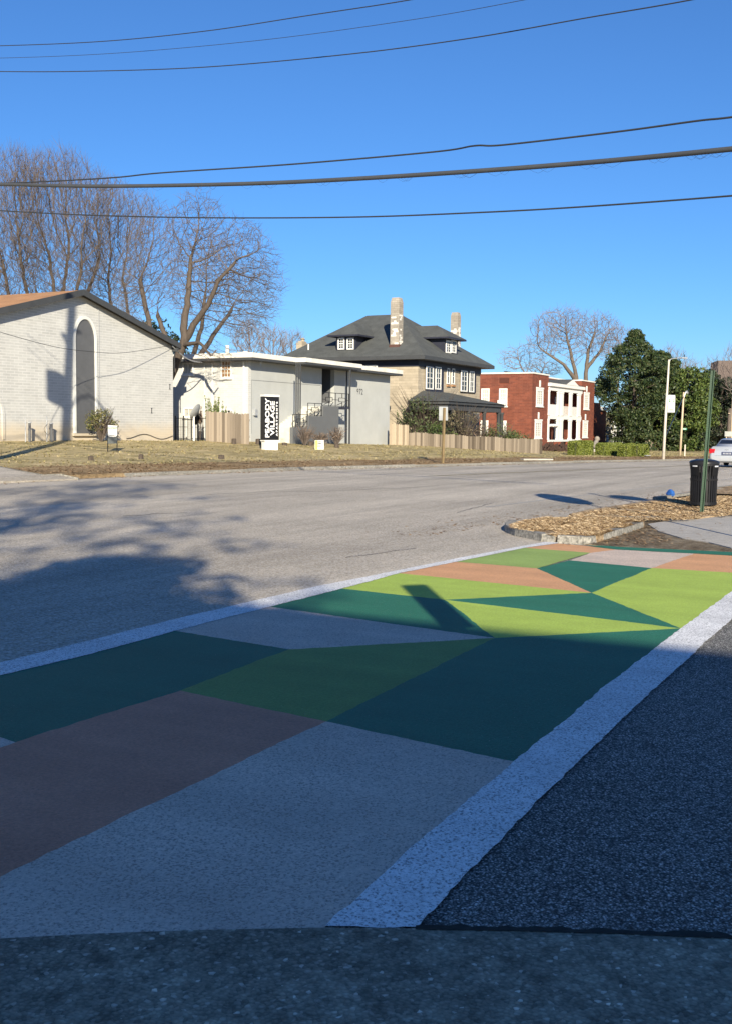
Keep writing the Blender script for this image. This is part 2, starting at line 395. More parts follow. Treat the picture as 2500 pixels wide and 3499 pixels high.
# ------------------------------------------------------------------ ground, roads
def grid_mesh(name, xs, rows, zf, mat):
    """rows(x) -> list of y"""
    v = []; f = []; n = None
    for x in xs:
        ys = rows(x); n = len(ys); v += [(x, y, zf(x, y)) for y in ys]
    for i in range(len(xs)-1):
        for j in range(n-1):
            a = i*n+j; f.append((a, a+n, a+n+1, a+1))
    m = MB(); m.add(v, f); return m.build(name, mat, smooth=True)
def frange(a, b, st):
    out = []; x = a
    while x < b-1e-6: out.append(x); x += st
    return out+[b]
XS = [-160, -100, -60, -30, -10, 0]+frange(5, 110, 2.5)+[120, 130, 140, 160, 180, 220, 300, 500, 900]
XR = [-160, -100, -60, -30, -10, 0, 5, 10, 15]+frange(16, 44, 2)+frange(47, 110, 4)+[125, 140, 160, 200, 300, 500, 900]
def road_rows(x):
    y0 = lerp([(-200, 5.3), (6, 5.3), (9, 5.1), (12, 4.75), (15, 4.35)], x) if x <= 15 else lerp(NEAR, x)-.6; y1 = lerp(FAR, x)
    return [y0+(y1-y0)*i/8 for i in range(9)]
struct(grid_mesh('main_road', XR, road_rows, lambda x, y: roadz(x), M_asph))
m = MB(); m.add([(-80, -90, -.003), (16.5, -90, -.003), (16.5, 5.5, -.003), (-80, 5.5, -.003)], [(0, 1, 2, 3)])
struct(m.build('side_street', M_asphn))
VS = [-.05, .02, .4, 1, 2, 3, 4]
struct(grid_mesh('leafy_verge', XS, lambda x: [lerp(FAR, x)+.02+s for s in VS], T, M_verge))
LS = [4, 5, 6, 7.5, 9, 11, 13, 15, 17, 20, 26, 40, 70, 120, 220, 500, 900]
struct(grid_mesh('lawn', XS, lambda x: [lerp(FAR, x)+.02+s for s in LS], T, M_lawn))
# far kerb: stretches of old stone along the road edge
def kerb_run(name, pts, w, h, mat=None, base=None):
    m = MB(); n = len(pts)
    v = []; f = []
    for i, p in enumerate(pts):
        a = Vector(pts[max(0, i-1)]); b = Vector(pts[min(n-1, i+1)]); d = (b-a); d.z = 0; d.normalize(); q = Vector((-d.y, d.x, 0))*w; p = Vector(p)
        for off, z in ((Vector((0, 0, 0)), p.z-.05), (Vector((0, 0, 0))+q*.12, p.z+h), (q, p.z+h), (q, p.z-.05)):
            v.append((p.x+off.x, p.y+off.y, z))
    for i in range(n-1):
        for j in range(3): a = i*4+j; f.append((a, a+4, a+5, a+1))
    f += [(0, 1, 2, 3), tuple((n-1)*4+k for k in (3, 2, 1, 0))]
    m.add(v, f); return struct(m.build(name, mat or M_kerb))
kp = [(x, lerp(FAR, x)-.08, roadz(x)) for x in frange(26.5, 190, 1.5)]
rk = random.Random(5); i = 0
while i < len(kp)-3:
    j = min(len(kp)-1, i+rk.choice((2, 3, 4)))
    kerb_run('far_kerb', kp[i:j+1], .17, .115+rk.uniform(-.012, .015)); i = j
# left driveway apron
dv = [hit(x, y) for x, y in ((-250, 1592), (0, 1600), (30, 1607), (150, 1636), (250, 1640), (0, 1652), (-250, 1662))]
dv = [(p.x, min(p.y, 60), 0) for p in dv]
ed = [hit(x, y) for x, y in ((272, 1640), (205, 1637), (150, 1630), (80, 1616), (0, 1599), (-90, 1583), (-220, 1566))]
a = [(q_.x, q_.y) for q_ in ed]+[(ed[-1].x-9, ed[-1].y+2), (17.5, 26), (15, 23.2), (14, 22.9)]
m = MB(); m.slab([(x, y, T(x, y)+.03) for x, y in a], .25); struct(m.build('driveway', M_asph))
kerb_run('driveway_kerb', [(q_.x, q_.y, T(q_.x, q_.y)) for q_ in ed], .10, .06)
# near corner: pavement where the photographer stands
e = [atz(x, y, .012) for x, y in ((-600, 3238), (0, 3208), (350, 3190), (670, 3179), (1116, 3170), (1419, 3173), (1800, 3180), (2100, 3188), (2500, 3205), (3000, 3235))]
m = MB(); v = [(-2.2, 8.5, .012)]+[tuple(p) for p in e]+[(5, -9, .012), (-12, -9, .012), (-12, 8.5, .012)]
m.prism([(p[0], p[1]) for p in v], -.05, .012, 'z'); struct(m.build('corner_pavement', M_conc_old))
# dark seam where the asphalt meets the pavement
m = MB(); rs = random.Random(4); A = []; Bq = []
for i in range(len(e)-1):
    for k in range(10):
        t = k/10; p = e[i].lerp(e[i+1], t); A.append((p.x*.997, p.y*.997, .0145)); w = rs.uniform(.012, .04) if i >= 5 else rs.uniform(.002, .010)
        q = (p-Vector((0, 0, 0))); dxy = Vector((p.x, p.y, 0)).normalized(); Bq.append((p.x+dxy.x*w, p.y+dxy.y*w, .0125))
n = len(A); m.add(A+Bq, [(i, i+1, n+i+1, n+i) for i in range(50, n-1)])
struct(m.build('road_seam', plain('seam', (.02, .022, .02), .95, .4, 30)))
# right hand corner: dirt, pavement, kerbs and dry verge
def sheet(name, pts, z, mat, th=None):
    P = [atz(*p, z) if len(p) == 2 else Vector(p) for p in pts]
    m = MB(); m.prism([(p.x, p.y) for p in P], z-(th or .03), z, 'z'); return struct(m.build(name, mat))
sheet('dirt_patch', [(1890, 1852), (1990, 1838), (2069, 1828), (2215, 1768), (2500, 1752), (28, 3, 0), (28, -60, 0), (16.2, -60, 0), (2900, 1900), (2500, 1886), (2110, 1868), (2040, 1862)], .008, M_dirt)
sheet('pavement', [(2212, 1790), (2290, 1778), (2383, 1769), (2500, 1756), (27.5, 2.6, 0), (27.5, -50, 0), (17.4, -50, 0), (2900, 1880), (2500, 1872), (2420, 1852), (2330, 1838), (2250, 1815)], .022, M_conc)
near_edge = [(1943, 1756), (2010, 1741), (2105, 1727), (2226, 1709), (2351, 1691), (2450, 1677)]
sheet('near_verge', near_edge+[(27, lerp(NEAR, 27)+.1, 0), (27, 3.6, 0), (2500, 1754), (2383, 1768), (2300, 1771), (2215, 1769), (1995, 1765)], .05, M_straw, .06)
struct(grid_mesh('near_lawn', [x for x in [27]+XR if x >= 27], lambda x: [-60, -20, lerp(NEAR, x)-4, lerp(NEAR, x)-.12], lambda x, y: roadz(x)+.11, M_straw))
isl = [(1745, 1803), (1754, 1796), (1790, 1782), (1859, 1770), (1960, 1765), (2100, 1768), (2200, 1781), (2066, 1822), (2040, 1832), (1995, 1834), (1890, 1829), (1826, 1818), (1768, 1809)]
sheet('corner_verge', isl, .10, M_straw, .11)
def kpx(pts, z): return [tuple(atz(x, y, z)) for x, y in pts]
kb = kpx([(1732, 1798), (1719, 1808), (1722, 1817), (1738, 1825), (1754, 1831), (1798, 1840), (1846, 1850)], 0); kerb_run('corner_kerb', kb, .16, .108)
kerb_run('corner_kerb', kpx([(1849, 1850), (1868, 1852), (1890, 1854)], 0), .17, .09)
kerb_run('corner_kerb', kpx([(1902, 1856), (1950, 1859), (1988, 1861)], 0), .17, .112)
kerb_run('corner_kerb', kpx([(1992, 1861), (2020, 1861), (2040, 1856)], 0), .17, .108)
kerb_run('corner_kerb', kpx([(2064, 1845), (2110, 1832), (2200, 1802)], .01), .15, .09)
kerb_run('pavement_edge', kpx([(1995, 1768), (2100, 1771), (2215, 1773), (2252, 1772)], .03), .10, .035)
nk = [atz(x, y+5, 0) for x, y in near_edge]+[Vector((x, lerp(NEAR, x)+.08, roadz(x))) for x in frange(30, 120, 6)]
kerb_run('near_kerb', [tuple(p) for p in nk[3:]][::-1], .14, .11)
# worn lane lines
M_worn = paint('worn_line', (.42, .40, .36), .9, (.22, .205, .19), 40); M_wornb = paint('worn_yellow', (.34, .29, .17), .9, (.22, .205, .19), 40)
def strip_on_road(name, pts, w, mat, dz=.004):
    m = MB(); L = []; Rr = []
    for i, p in enumerate(pts):
        a = Vector(pts[max(0, i-1)]); b = Vector(pts[min(len(pts)-1, i+1)]); d = (b-a).normalized(); q = Vector((-d.y, d.x))*w/2
        L.append((p[0]+q.x, p[1]+q.y)); Rr.append((p[0]-q.x, p[1]-q.y))
    n = len(pts); v = [(x, y, roadz(x)+dz) for x, y in L+Rr]
    m.add(v, [(i, i+1, n+i+1, n+i) for i in range(n-1)]); return struct(m.build(name, mat))
p0 = atz(1660, 1733, 0); p1 = atz(2480, 1632, 0)
strip_on_road('lane_line', [(p0.x+(p1.x-p0.x)*t, p0.y+(p1.y-p0.y)*t) for t in (0, .25, .5, .75, 1, 1.6)], .12, M_worn)
for off in (0, .22):
    strip_on_road('centre_line', [(x, lerp(FAR, x)-6.2-off) for x in frange(34, 120, 3)], .1, M_wornb)
# tar-filled cracks across the road
rs = random.Random(9)
for (xa_, ya_, xb_, yb_, w_) in ((1560, 1752, 1680, 1724, .02), (420, 1762, 640, 1752, .012), (1180, 1905, 1420, 1868, .012), (700, 1690, 1500, 1661, .014)):
    m = MB(); pts = []; k_ = 40; yy = 0
    for i in range(k_):
        t = i/(k_-1); yy += rs.uniform(-1.3, 1.3); pts.append(atz(xa_+(xb_-xa_)*t, ya_+(yb_-ya_)*t+yy, .003))
    for i in range(k_-1): m.bar(pts[i], pts[i+1], w_*rs.uniform(.5, 1.2), .002)
    struct(m.build('road_crack', M_cable))

# ------------------------------------------------------------------ the painted crosswalk
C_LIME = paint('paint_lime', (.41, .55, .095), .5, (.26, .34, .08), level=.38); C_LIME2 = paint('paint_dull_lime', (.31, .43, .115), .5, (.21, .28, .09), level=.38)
C_MID = paint('paint_grass_green', (.165, .30, .085), .45, (.08, .15, .06), level=.38)
C_GRN = paint('paint_green', (.030, .175, .108), .4, (.02, .11, .075), level=.36, speck=.4); C_ORG = paint('paint_orange', (.70, .375, .19), .6, (.36, .19, .125), level=.41)
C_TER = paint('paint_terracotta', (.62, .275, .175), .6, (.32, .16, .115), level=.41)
C_BEI = paint('paint_beige', (.72, .585, .48), .7, (.26, .21, .18), level=.49); C_WHT = paint('paint_white', (.90, .90, .90), .85, (.20, .20, .21), level=.49)
Z = .004
LINE_IN = [(-700, 2455), (0, 2311), (300, 2240), (597, 2159), (924, 2075), (1171, 2013), (1365, 1960), (1559, 1921), (1794, 1873), (1905, 1858)]
RIN = [(1115, 3171), (1460, 2852), (1757, 2606), (2060, 2353), (2327, 2149), (2500, 2022), (2900, 1790)]
V1, V2, V3, V4, V5, V6 = (985, 2221), (600, 2158), (616, 2362), (1110, 2469), (1688, 2182), (924, 2075)
V7, V8, V9, V10 = (1521, 2051), (2327, 2149), (2020, 2027), (1833, 1943)
panels = [
 ([(-700, 2455), (0, 2311), (300, 2240), V2, V1, V3, (54, 2539), (0, 2520), (-300, 2430)], C_GRN),
 ([(-700, 2455), (-300, 2430), (0, 2520), (54, 2539), (0, 2556), (-500, 2700), (-900, 2640)], C_BEI),
 ([V2, V6, V5, V1], C_BEI),
 ([V6, (1171, 2013), V7, V5], C_GRN),
 ([V1, V5, V4, V3], C_MID),
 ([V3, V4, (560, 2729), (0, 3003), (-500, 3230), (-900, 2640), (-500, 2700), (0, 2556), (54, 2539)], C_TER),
 ([V5, V8, (2060, 2353), (1757, 2606), V4], C_GRN),
 ([V4, (1757, 2606), (1460, 2852), (1115, 3171), (1105, 3185), (670, 3190), (350, 3200), (0, 3218), (-600, 3250), (-500, 3230), (0, 3003), (560, 2729)], C_BEI),
 ([(1171, 2013), (1365, 1960), V9, V7], C_LIME), ([V7, V8, V5], C_LIME), ([V7, V9, V8], C_GRN),
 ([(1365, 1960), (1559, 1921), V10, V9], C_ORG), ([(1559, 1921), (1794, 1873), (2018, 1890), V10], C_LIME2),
 ([(1794, 1873), (1905, 1858), (2000, 1866), (2104, 1879), (2018, 1890)], C_ORG),
 ([V10, (1947, 1916), (2225, 1942), V9], C_GRN), ([(1947, 1916), (2018, 1890), (2104, 1879), (2370, 1893), (2225, 1942)], C_BEI),
 ([(2225, 1942), (2370, 1893), (2500, 1900), (2900, 1925), (2900, 2005), (2500, 1958)], C_ORG),
 ([V9, (2225, 1942), (2500, 1958), (2900, 2005), (2900, 1790+40), (2500, 2022), V8], C_LIME)]
panels[-1] = ([V9, (2225, 1942), (2500, 1958), (2740, 1978), (2640, 1960), (2500, 2022), V8], C_LIME)
panels[-2] = ([(2225, 1942), (2370, 1893), (2500, 1900), (2700, 1912), (2740, 1930), (2640, 1960), (2500, 1958)], C_ORG)
cx = atz(1500, 2100, 0)
CW = thing('painted_crosswalk', 'crosswalk painted with green, lime, orange and beige polygons between two white lines', 'crosswalk', (cx.x, cx.y, 0))
def cw_part(name, px, mat, z=Z, label=None):
    m = MB(); P0 = [atz(x, y, 0) for x, y in px]; P = []
    for i_ in range(len(P0)):
        a_, b_ = P0[i_], P0[(i_+1) % len(P0)]; k_ = max(1, int((b_-a_).length/.04)); fl = a_ if (a_.x, a_.y) < (b_.x, b_.y) else b_
        for j_ in range(k_):
            q_ = a_.lerp(b_, j_/k_); w_ = mnoise.noise_vector(Vector((q_.x*14, q_.y*14, 0)))*.010+mnoise.noise_vector(Vector((q_.x*2.2, q_.y*2.2, 5)))*.012; P.append(Vector((q_.x+w_.x, q_.y+w_.y, 0)))
    m.add([(p.x-cx.x, p.y-cx.y, z) for p in P], [tuple(range(len(P)))])
    import bmesh
    o = m.build(name, mat, CW)
    bm = bmesh.new(); bm.from_mesh(o.data); bmesh.ops.triangulate(bm, faces=bm.faces[:])
    for f_ in bm.faces:
        if f_.normal.z < 0: f_.normal_flip()
    bm.to_mesh(o.data); bm.free(); return o
for k, (px, mat) in enumerate(panels): cw_part('painted_panel', px, mat)
LINE_OUT = [(-700, 2400), (0, 2268), (300, 2193), (593, 2119), (870, 2054), (1078, 2006), (1277, 1967), (1591, 1903), (1800, 1864), (1860, 1853), (1905, 1853)]
ROUT = [(3000, 1800), (2500, 2117), (2284, 2313), (1979, 2600), (1740, 2835), (1427, 3172), (1420, 3080)]
cw_part('border_line', LINE_OUT+LINE_IN[::-1], C_WHT, Z+.003, 'white line along the main road side')
cw_part('border_line', [(1115, 3171), (1460, 2852), (1757, 2606), (2060, 2353), (2327, 2149), (2500, 2022), (2640, 1930), (2900, 1860)]+[(2500, 2117), (2284, 2313), (1979, 2600), (1740, 2835), (1427, 3172), (1300, 3178)], C_WHT, Z+.003)
cw_part('end_stripe', [(2000, 1866), (2060, 1866), (2110, 1868), (2300, 1877), (2500, 1887), (2800, 1902), (2800, 1917), (2500, 1900), (2370, 1893), (2104, 1879)], C_GRN, Z+.003)

# ------------------------------------------------------------------ scattered blades and leaves
def blades(name, spots, mat, size, label, cat, n_leaf=1, flat=.5, seed=1, wd=(.12, .3)):
    rr = random.Random(seed); v = []; f = []
    for p in spots:
        s = size*rr.uniform(.5, 1.4); a = rr.uniform(0, 6.283); w = s*rr.uniform(*wd)
        dx, dy = math.cos(a), math.sin(a); up = rr.uniform(0.05, 1.0)*(1-flat)+.05
        o = len(v)
        v += [(p[0]-dy*w, p[1]+dx*w, p[2]), (p[0]+dy*w, p[1]-dx*w, p[2]), (p[0]+dx*s*.5+dy*w*.8, p[1]+dy*s*.5-dx*w*.8, p[2]+s*up*.6), (p[0]+dx*s, p[1]+dy*s, p[2]+s*up*rr.uniform(.5, 1.1))]
        f.append((o, o+1, o+2)); f.append((o, o+2, o+3))
    m = MB(); m.v = v; m.f = f; o = m.build(name, mat); tag(o, label, cat, kind='stuff'); return o
def inpoly(x, y, P):
    c = False; j = len(P)-1
    for i in range(len(P)):
        if (P[i][1] > y) != (P[j][1] > y) and x < (P[j][0]-P[i][0])*(y-P[i][1])/(P[j][1]-P[i][1])+P[i][0]: c = not c
        j = i
    return c
rs = random.Random(2)
P1 = [atz(x, y, .1) for x, y in isl]; P2 = [atz(x, y, .1) for x, y in near_edge]+[Vector((32, 5, 0)), Vector((36, 3, 0)), Vector((33, 1.5, 0))]+[atz(x, y, .1) for x, y in ((2500, 1752), (2383, 1766), (2300, 1769), (2215, 1768), (1995, 1764))]
sp = []
for P, nn in ((P1, 48000), (P2, 110000)):
    P = [(p.x, p.y) for p in P]; x0 = min(p[0] for p in P); x1 = max(p[0] for p in P); y0 = min(p[1] for p in P); y1 = max(p[1] for p in P); c = 0
    while c < nn:
        x = rs.uniform(x0, x1); y = rs.uniform(y0, y1); c += 1
        if inpoly(x, y, P) and mnoise.noise(Vector((x*1.3, y*1.3, 0))) > -.35: sp.append((x, y, (.10 if nn < 50000 else .05)+roadz(x)))
blades('dry_grass', sp, M_straw_b, .075, 'dry straw grass covering the near corner verges', 'dry grass', flat=.62, wd=(.035, .11))
sp = []
for k in range(2600):
    x, y = rs.uniform(1900, 2480), rs.uniform(1755, 1862); p = atz(x, y, .02)
    if inpoly(x, y, [(1900, 1846), (2040, 1842), (2200, 1790), (2240, 1800), (2300, 1845), (2200, 1862), (2080, 1862)]) or rs.random() < .06: sp.append((p.x, p.y, .02))
for k in range(700):
    x = rs.uniform(14.6, 30); y = lerp(NEAR, x)+abs(rs.gauss(0, .5))+.05; sp.append((x, y, .003))
blades('fallen_leaves', sp, M_leaf_b, .07, 'brown fallen leaves blown over the dirt beside the near kerb', 'leaves', flat=.85, seed=3)
sp = []
for k in range(26000):
    x = rs.uniform(15, 100); s = rs.uniform(.1, 4.6)
    if mnoise.noise(Vector((x*.35, s*.6, 3))) > -.25: sp.append((x, lerp(FAR, x)+s, T(x, lerp(FAR, x)+s)))
for k in range(1500):
    x = rs.uniform(16, 80); s = -abs(rs.gauss(0, .35)); sp.append((x, lerp(FAR, x)+s, roadz(x)+.005))
blades('leaf_litter', sp, M_leaf_b, .085, 'brown leaf litter lying on the strip behind the far kerb', 'leaves', flat=.6, seed=4)
sp = []
for k in range(42000):
    x = rs.uniform(18, 120); s = rs.uniform(4, 22); y = lerp(FAR, x)+s
    if mnoise.noise(Vector((x*.3, s*.5, 9))) > -.2: sp.append((x, y, T(x, y)))
blades('lawn_grass', sp, M_grass_b, .09, 'patchy winter grass of the lawns in front of the buildings', 'grass', flat=.3, seed=5)

# ------------------------------------------------------------------ white brick building on the left
def wpt(px, Y):
    d = ray(px, 1460); k = Y/d.y; return CP.x+d.x*k
YB = 37.5; xb = wpt(592, YB); zb = .80
BR = thing('brick_building', 'white painted brick gable building with a tall grey arched panel', 'building', (xb, YB, zb))
F = Face((xb, YB, zb), 0); Fo = MB()
ap = F.px(284, 990, -.4); er = F.px(617, 1176, -.4); sl_ = (ap[1]-er[1])/(er[0]-ap[0])
half = -ap[0]; zt = ap[1]-.30
def roofz(s): return ap[1]-abs(s-ap[0])*sl_
wl = 2*ap[0]
m = MB(); th = .12
m.prism([(wl, -.3), (0, -.3), (0, roofz(0)-.16), (ap[0], ap[1]-.16), (wl, roofz(wl)-.16)], 0, 14, 'y'); m.build('wall', M_brickw, BR)
ov = er[0]
for nm, s in (('roof', 1), ('roof', -1)):
    e0 = ap[0]+s*(ov-ap[0]); q = MB()
    q.slab([(ap[0], -.40, ap[1]), (e0, -.40, roofz(e0)), (e0, 14.4, roofz(e0)), (ap[0], 14.4, ap[1])][::-1 if s > 0 else 1], .05)
    rf = q.build('roof', M_rooft, BR)
q = MB(); e0, e1 = 2*ap[0]-ov, ov
for a, b in ((e0, ap[0]), (ap[0], e1)):
    q.prism([(a, roofz(a)-.26), (b, roofz(b)-.26), (b, roofz(b)+.03), (a, roofz(a)+.03)], -.46, -.405, 'y')
q.box(e1-.05, e1+.0, -.40, 14.3, roofz(e1)-.30, roofz(e1)-.06)
for a, b in ((e0, ap[0]), (ap[0], e1)): q.prism([(a, roofz(a)-.13), (b, roofz(b)-.13), (b, roofz(b)-.052), (a, roofz(a)-.052)], -.404, 0.0, 'y')
q.prism([(-.12, roofz(0)-.45), (ov-.02, roofz(ov)-.22), (ov-.02, roofz(ov)-.15), (-.12, roofz(0)-.15)], -.395, -.02, 'y')
q.build('fascia', M_fascia, BR)
def arch(s0, s1, z0, z1, k=1.25, n=20):
    c = (s0+s1)/2; r = (s1-s0)/2; zs = z1-r*k
    return [(s0, z0), (s1, z0)]+[(c+r*math.cos(math.pi*i/n), zs+r*k*math.sin(math.pi*i/n)) for i in range(n+1)]
s0, s1 = F.px(256, 1400)[0], F.px(323, 1400)[0]; z1 = F.px(285, 1090)[1]; z0 = F.px(290, 1480)[1]
A1 = arch(s0, s1, z0, z1, 1.5); A2 = arch(s0-.14, s1+.14, z0, z1+.15, 1.45)
MB().prism(A1, -.035, .02, 'y').build('arched_panel', M_dark, BR)
q = MB(); n = len(A1); v = []
for y in (-.10, .03): v += [(a, y, b) for a, b in A2]+[(a, y, b) for a, b in A1]
f = []
for i in list(range(1, n))+[]:
    j = (i+1) % n
    f += [(i, j, n+j, n+i), (2*n+i, 3*n+i, 3*n+j, 2*n+j), (i, 2*n+i, 2*n+j, j), (n+i, n+j, 3*n+j, 3*n+i)]
q.add(v, f); q.build('arch_trim', plain('arch_trim', (.66, .66, .63), .8, .05), BR)
MB().box(s0-.25, s1+.25, -.16, .02, z0-.13, z0-.01).build('sill', M_brickw, BR)
q = MB(); g = F.px(338, 1300); q.tube([(g[0], -.03, g[1]+3.6), (g[0], -.03, .2)], .018, 5); q.build('conduit', M_galv, BR)
q = MB(); a = F.px(430, 1490); q.tube([(a[0]+i*.28, -.05, .12+.25*math.sin(i*.3)**2-.004*i) for i in range(15)], .015, 5)
a = F.px(590, 1190); q.tube([(a[0]+.1, -.06, a[1]), (a[0]+.08, -.06, a[1]-1.0), (a[0]+.1, -.06, a[1]-1.3)], .03, 6); q.build('hanging_wire', M_cable, BR)
for (x, y) in ((580, 1320), (518, 1402)):
    a = F.px(x, y); q = MB(); q.box(a[0]-.05, a[0]+.05, -.03, .0, a[1]+.10, a[1]+.13).box(a[0]-.012, a[0]+.012, -.03, 0, a[1]-.13, a[1]+.10).box(a[0]-.05, a[0]+.05, -.03, .0, a[1]-.16, a[1]-.13); q.build('wall_tie', M_cable, BR)
q = MB(); F2s = F.px(-60, 1400)[0]; a = F.px(14, 1400)[0]
A3 = arch(F2s-.6, a, .1, F.px(0, 1345)[1]+.2, 1.2); A4 = arch(F2s-.45, a-.15, .1, F.px(0, 1345)[1]+.05, 1.2)
n = len(A3); v = []
for y in (-.05, .02): v += [(p, y, r_) for p, r_ in A3]+[(p, y, r_) for p, r_ in A4]
f = []
for i in range(1, n-1):
    j = i+1; f += [(i, j, n+j, n+i), (i, 2*n+i, 2*n+j, j), (n+i, n+j, 3*n+j, 3*n+i)]
q.add(v, f); q.build('arch_trim', M_brickw, BR)
# service pipes standing at the wall
for k, (x, yt, yb) in enumerate(((87, 1412, 1495), (101, 1427, 1494), (160, 1410, 1496), (176, 1431, 1494))):
    p = at(x, yb, (YB-.5)/ray(x, 1460).y); p.z = T(p.x, p.y); hgt = (yb-yt)/FPX*(p-CP).dot(HF)
    thick = k % 2; t = thing('service_pipe', ['thin pale pipe standing at the brick wall, leftmost of four', 'dark stub post between the two thin pipes by the brick wall', 'thin pale pipe with a wire loop by the brick wall', 'dark stub post nearest the arched panel of the brick wall'][k], 'pipe', tuple(p), 0, 'pipes standing at the brick wall')
    q = MB(); q.tube([(0, 0, -.1), (.01, 0, hgt)], .06 if thick else .025, 7); q.build('post' if thick else 'pipe', M_dark if thick else M_galv, t)
    q = MB(); q.lathe([(0, .03), (.08 if thick else .05, .02), (.08 if thick else .05, -.03)], 8, (.01, 0, hgt*(1 if thick else .8))); q.build('cap', M_galv, t)
    if k == 2:
        q = MB(); q.tube([(.02-.22*math.sin(i/10*3.14), -.03, hgt*.7-.5*i/10) for i in range(11)], .012, 4); q.build('wire_loop', M_cable, t)

# ------------------------------------------------------------------ grey apartment building 972
YA = 35.7; xa = wpt(848, YA); za = .30
AP = thing('apartment_building', 'light grey stucco apartment building with outside stair and the number 972', 'building', (xa, YA, za))
F = Face((xa, YA, za), 0); FS = Face((xa, YA, za), 0, SIDE)
L = F.px(1330, 1400)[0]; ro = F.px(868, 1204, -.8); rtop = ro[1]; wt = F.px(900, 1240)[1]
wt = rtop-.42; D9 = 15.0
rs0, rs1 = F.px(1100, 1300)[0], F.px(1143, 1300)[0]; rzb = F.px(1120, 1377)[1]
m = MB(); m.box(0.301, rs0, 0, .3, -.3, wt).box(rs1, L, 0, .3, -.3, wt).box(rs0, rs1, 0, .3, -.3, rzb); m.build('wall', M_stucco, AP)
m = MB(); m.box(0, .3, .0, D9, -.3, wt+.01).box(L-.01, L, .31, D9, -.3, wt).box(.31, L, D9-.3, D9, -.3, wt); m.build('side_wall', M_bricks, AP)
m = MB(); m.box(rs0-.002, rs1+.3, 1.55, 1.6, rzb, wt).box(rs1, rs1+.05, .31, 1.54, rzb, wt).box(rs0-.05, rs0, .31, 1.54, rzb, wt); m.build('recess_wall', M_dark, AP)
m = MB(); m.box(rs0+.2, rs0+1.05, 1.47, 1.54, rzb+.02, rzb+2.05)
d = m.build('door', M_navy, AP); MB().box(rs0+.95, rs0+1.0, 1.43, 1.465, rzb+1.0, rzb+1.1).build('handle', M_galv, d)
m = MB(); o = .8; up = F.px(1033, 1224, -1.3)[0]; up2 = F.px(1226, 1250, -1.3)[0]
m.box(-o, L+.55, -o, D9+.5, wt+.14, rtop-.002); m.box(up, up2, -1.55, -o-.002, wt+.14, rtop-.02); m.build('roof', M_wfascia, AP)
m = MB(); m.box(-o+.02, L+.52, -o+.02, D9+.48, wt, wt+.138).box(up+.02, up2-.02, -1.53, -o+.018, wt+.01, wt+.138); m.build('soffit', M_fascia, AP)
q = MB()
for x in (775, 793): a = FS.px(x, 1200); q.box(1.5, 1.7, -a[0], -a[0]+.25, rtop, rtop+.25)
a = FS.px(728, 1200); q.tube([(1.5, -a[0], rtop-.01), (1.5, -a[0], rtop+.65)], .12, 8); q.build('roof_vent', M_wfascia, AP)
window(AP, FS, 626, 1240, 662, 1279, 2, 1, .06, M_trim, M_blind, sash=False); window(AP, FS, 757, 1232, 792, 1291, 3, 4, .07, M_trim, M_curtain)
window(AP, FS, 629, 1393, 663, 1426, 2, 1, .07, M_trim, M_blind, sash=False); window(AP, FS, 755, 1398, 792, 1424, 3, 2, .07, M_trim, M_glass, sash=False)
q = MB()
for x, r in ((699, .03), (726, .04), (833, .06)): a = FS.px(x, 1400, -.05); q.tube([(-.06, -a[0], .1), (-.06, -a[0], wt-.05)], r, 6)
q.build('drainpipe', M_trim, AP)
q = MB(); a = F.px(859, 1297); b = F.px(1096, 1312); zg = a[1]
q.box(a[0], b[0], -.012, .0, zg-.03, zg).box(a[0], a[0]+.03, -.012, 0, .9, zg-.03).box(b[0]-.03, b[0], -.012, 0, zg-.15, zg-.03); q.build('groove', plain('groove_grey', (.22, .225, .225), .8), AP)
q = MB(); a = F.px(868, 1409); q.box(a[0]-.12, a[0]+.14, -.18, 0, a[1]-.18, a[1]+.18); q.build('meter_box', M_galv, AP)
q = MB(); a = F.px(881, 1235); q.lathe([(0, .1), (.11, .06), (.12, -.06), (0, -.1)], 10, (a[0], -.2, a[1])); q.tube([(a[0], -.2, a[1]), (a[0], -.2, a[1]-.3)], .04, 6)
a = F.px(1339, 1278); q.lathe([(0, .1), (.11, .05), (.11, -.07), (0, -.1)], 10, (a[0], -.25, a[1])); q.build('floodlight', M_galv, AP)
a0 = F.px(1229, 1339); zn = F.px(1229, 1329)[1]-F.px(1229, 1349)[1]
text_part('house_number', '972', zn*1.38, Matrix.Translation((a0[0], -.012, a0[1])) @ UPRIGHT, M_dark, AP, .006, 1.15)
# stair block
SF = -1.5
def U(x, y=1450, t=SF): return F.px(x, y, t)[0]
def ZZ(x, y, t=SF): return F.px(x, y, t)[1]
x1, x2, x3, x4 = U(1001), U(1055), U(1104), U(1157); h1, h2, h3 = ZZ(1028, 1460), ZZ(1078, 1421), ZZ(1130, 1388)
m = MB(); m.prism([(x1, -.4), (x4, -.4), (x4, h3), (x3, h3), (x3, h2), (x2, h2), (x2, h1), (x1, h1)], SF, SF+.22, 'y'); m.build('stair_wall', plain('stair_grey', (.13, .135, .14), .75, .05, 2), AP)
m = MB(); ns = 16
m.box(x1+.02, x2-.001, SF+.225, -.005, -.3, h1-.06).box(x2, x3-.001, SF+.225, -.005, -.3, h2-.06)
for i in range(5): m.box(x2-.3*(i+1), x2-.3*i-.002, SF+.225, -.006, h1-.059, h1+(h2-h1)*(5-i)/6-.1).box(x3-.3*(i+1), x3-.3*i-.002, SF+.225, -.006, h2-.059, h2+(h3-h2)*(5-i)/6-.1)
m.box(x3, x4+.0, SF+.225, -.005, h3-.25, h3-.03); m.build('stairs', plain('step_concrete', (.55, .53, .46), .9, .1, 4), AP)
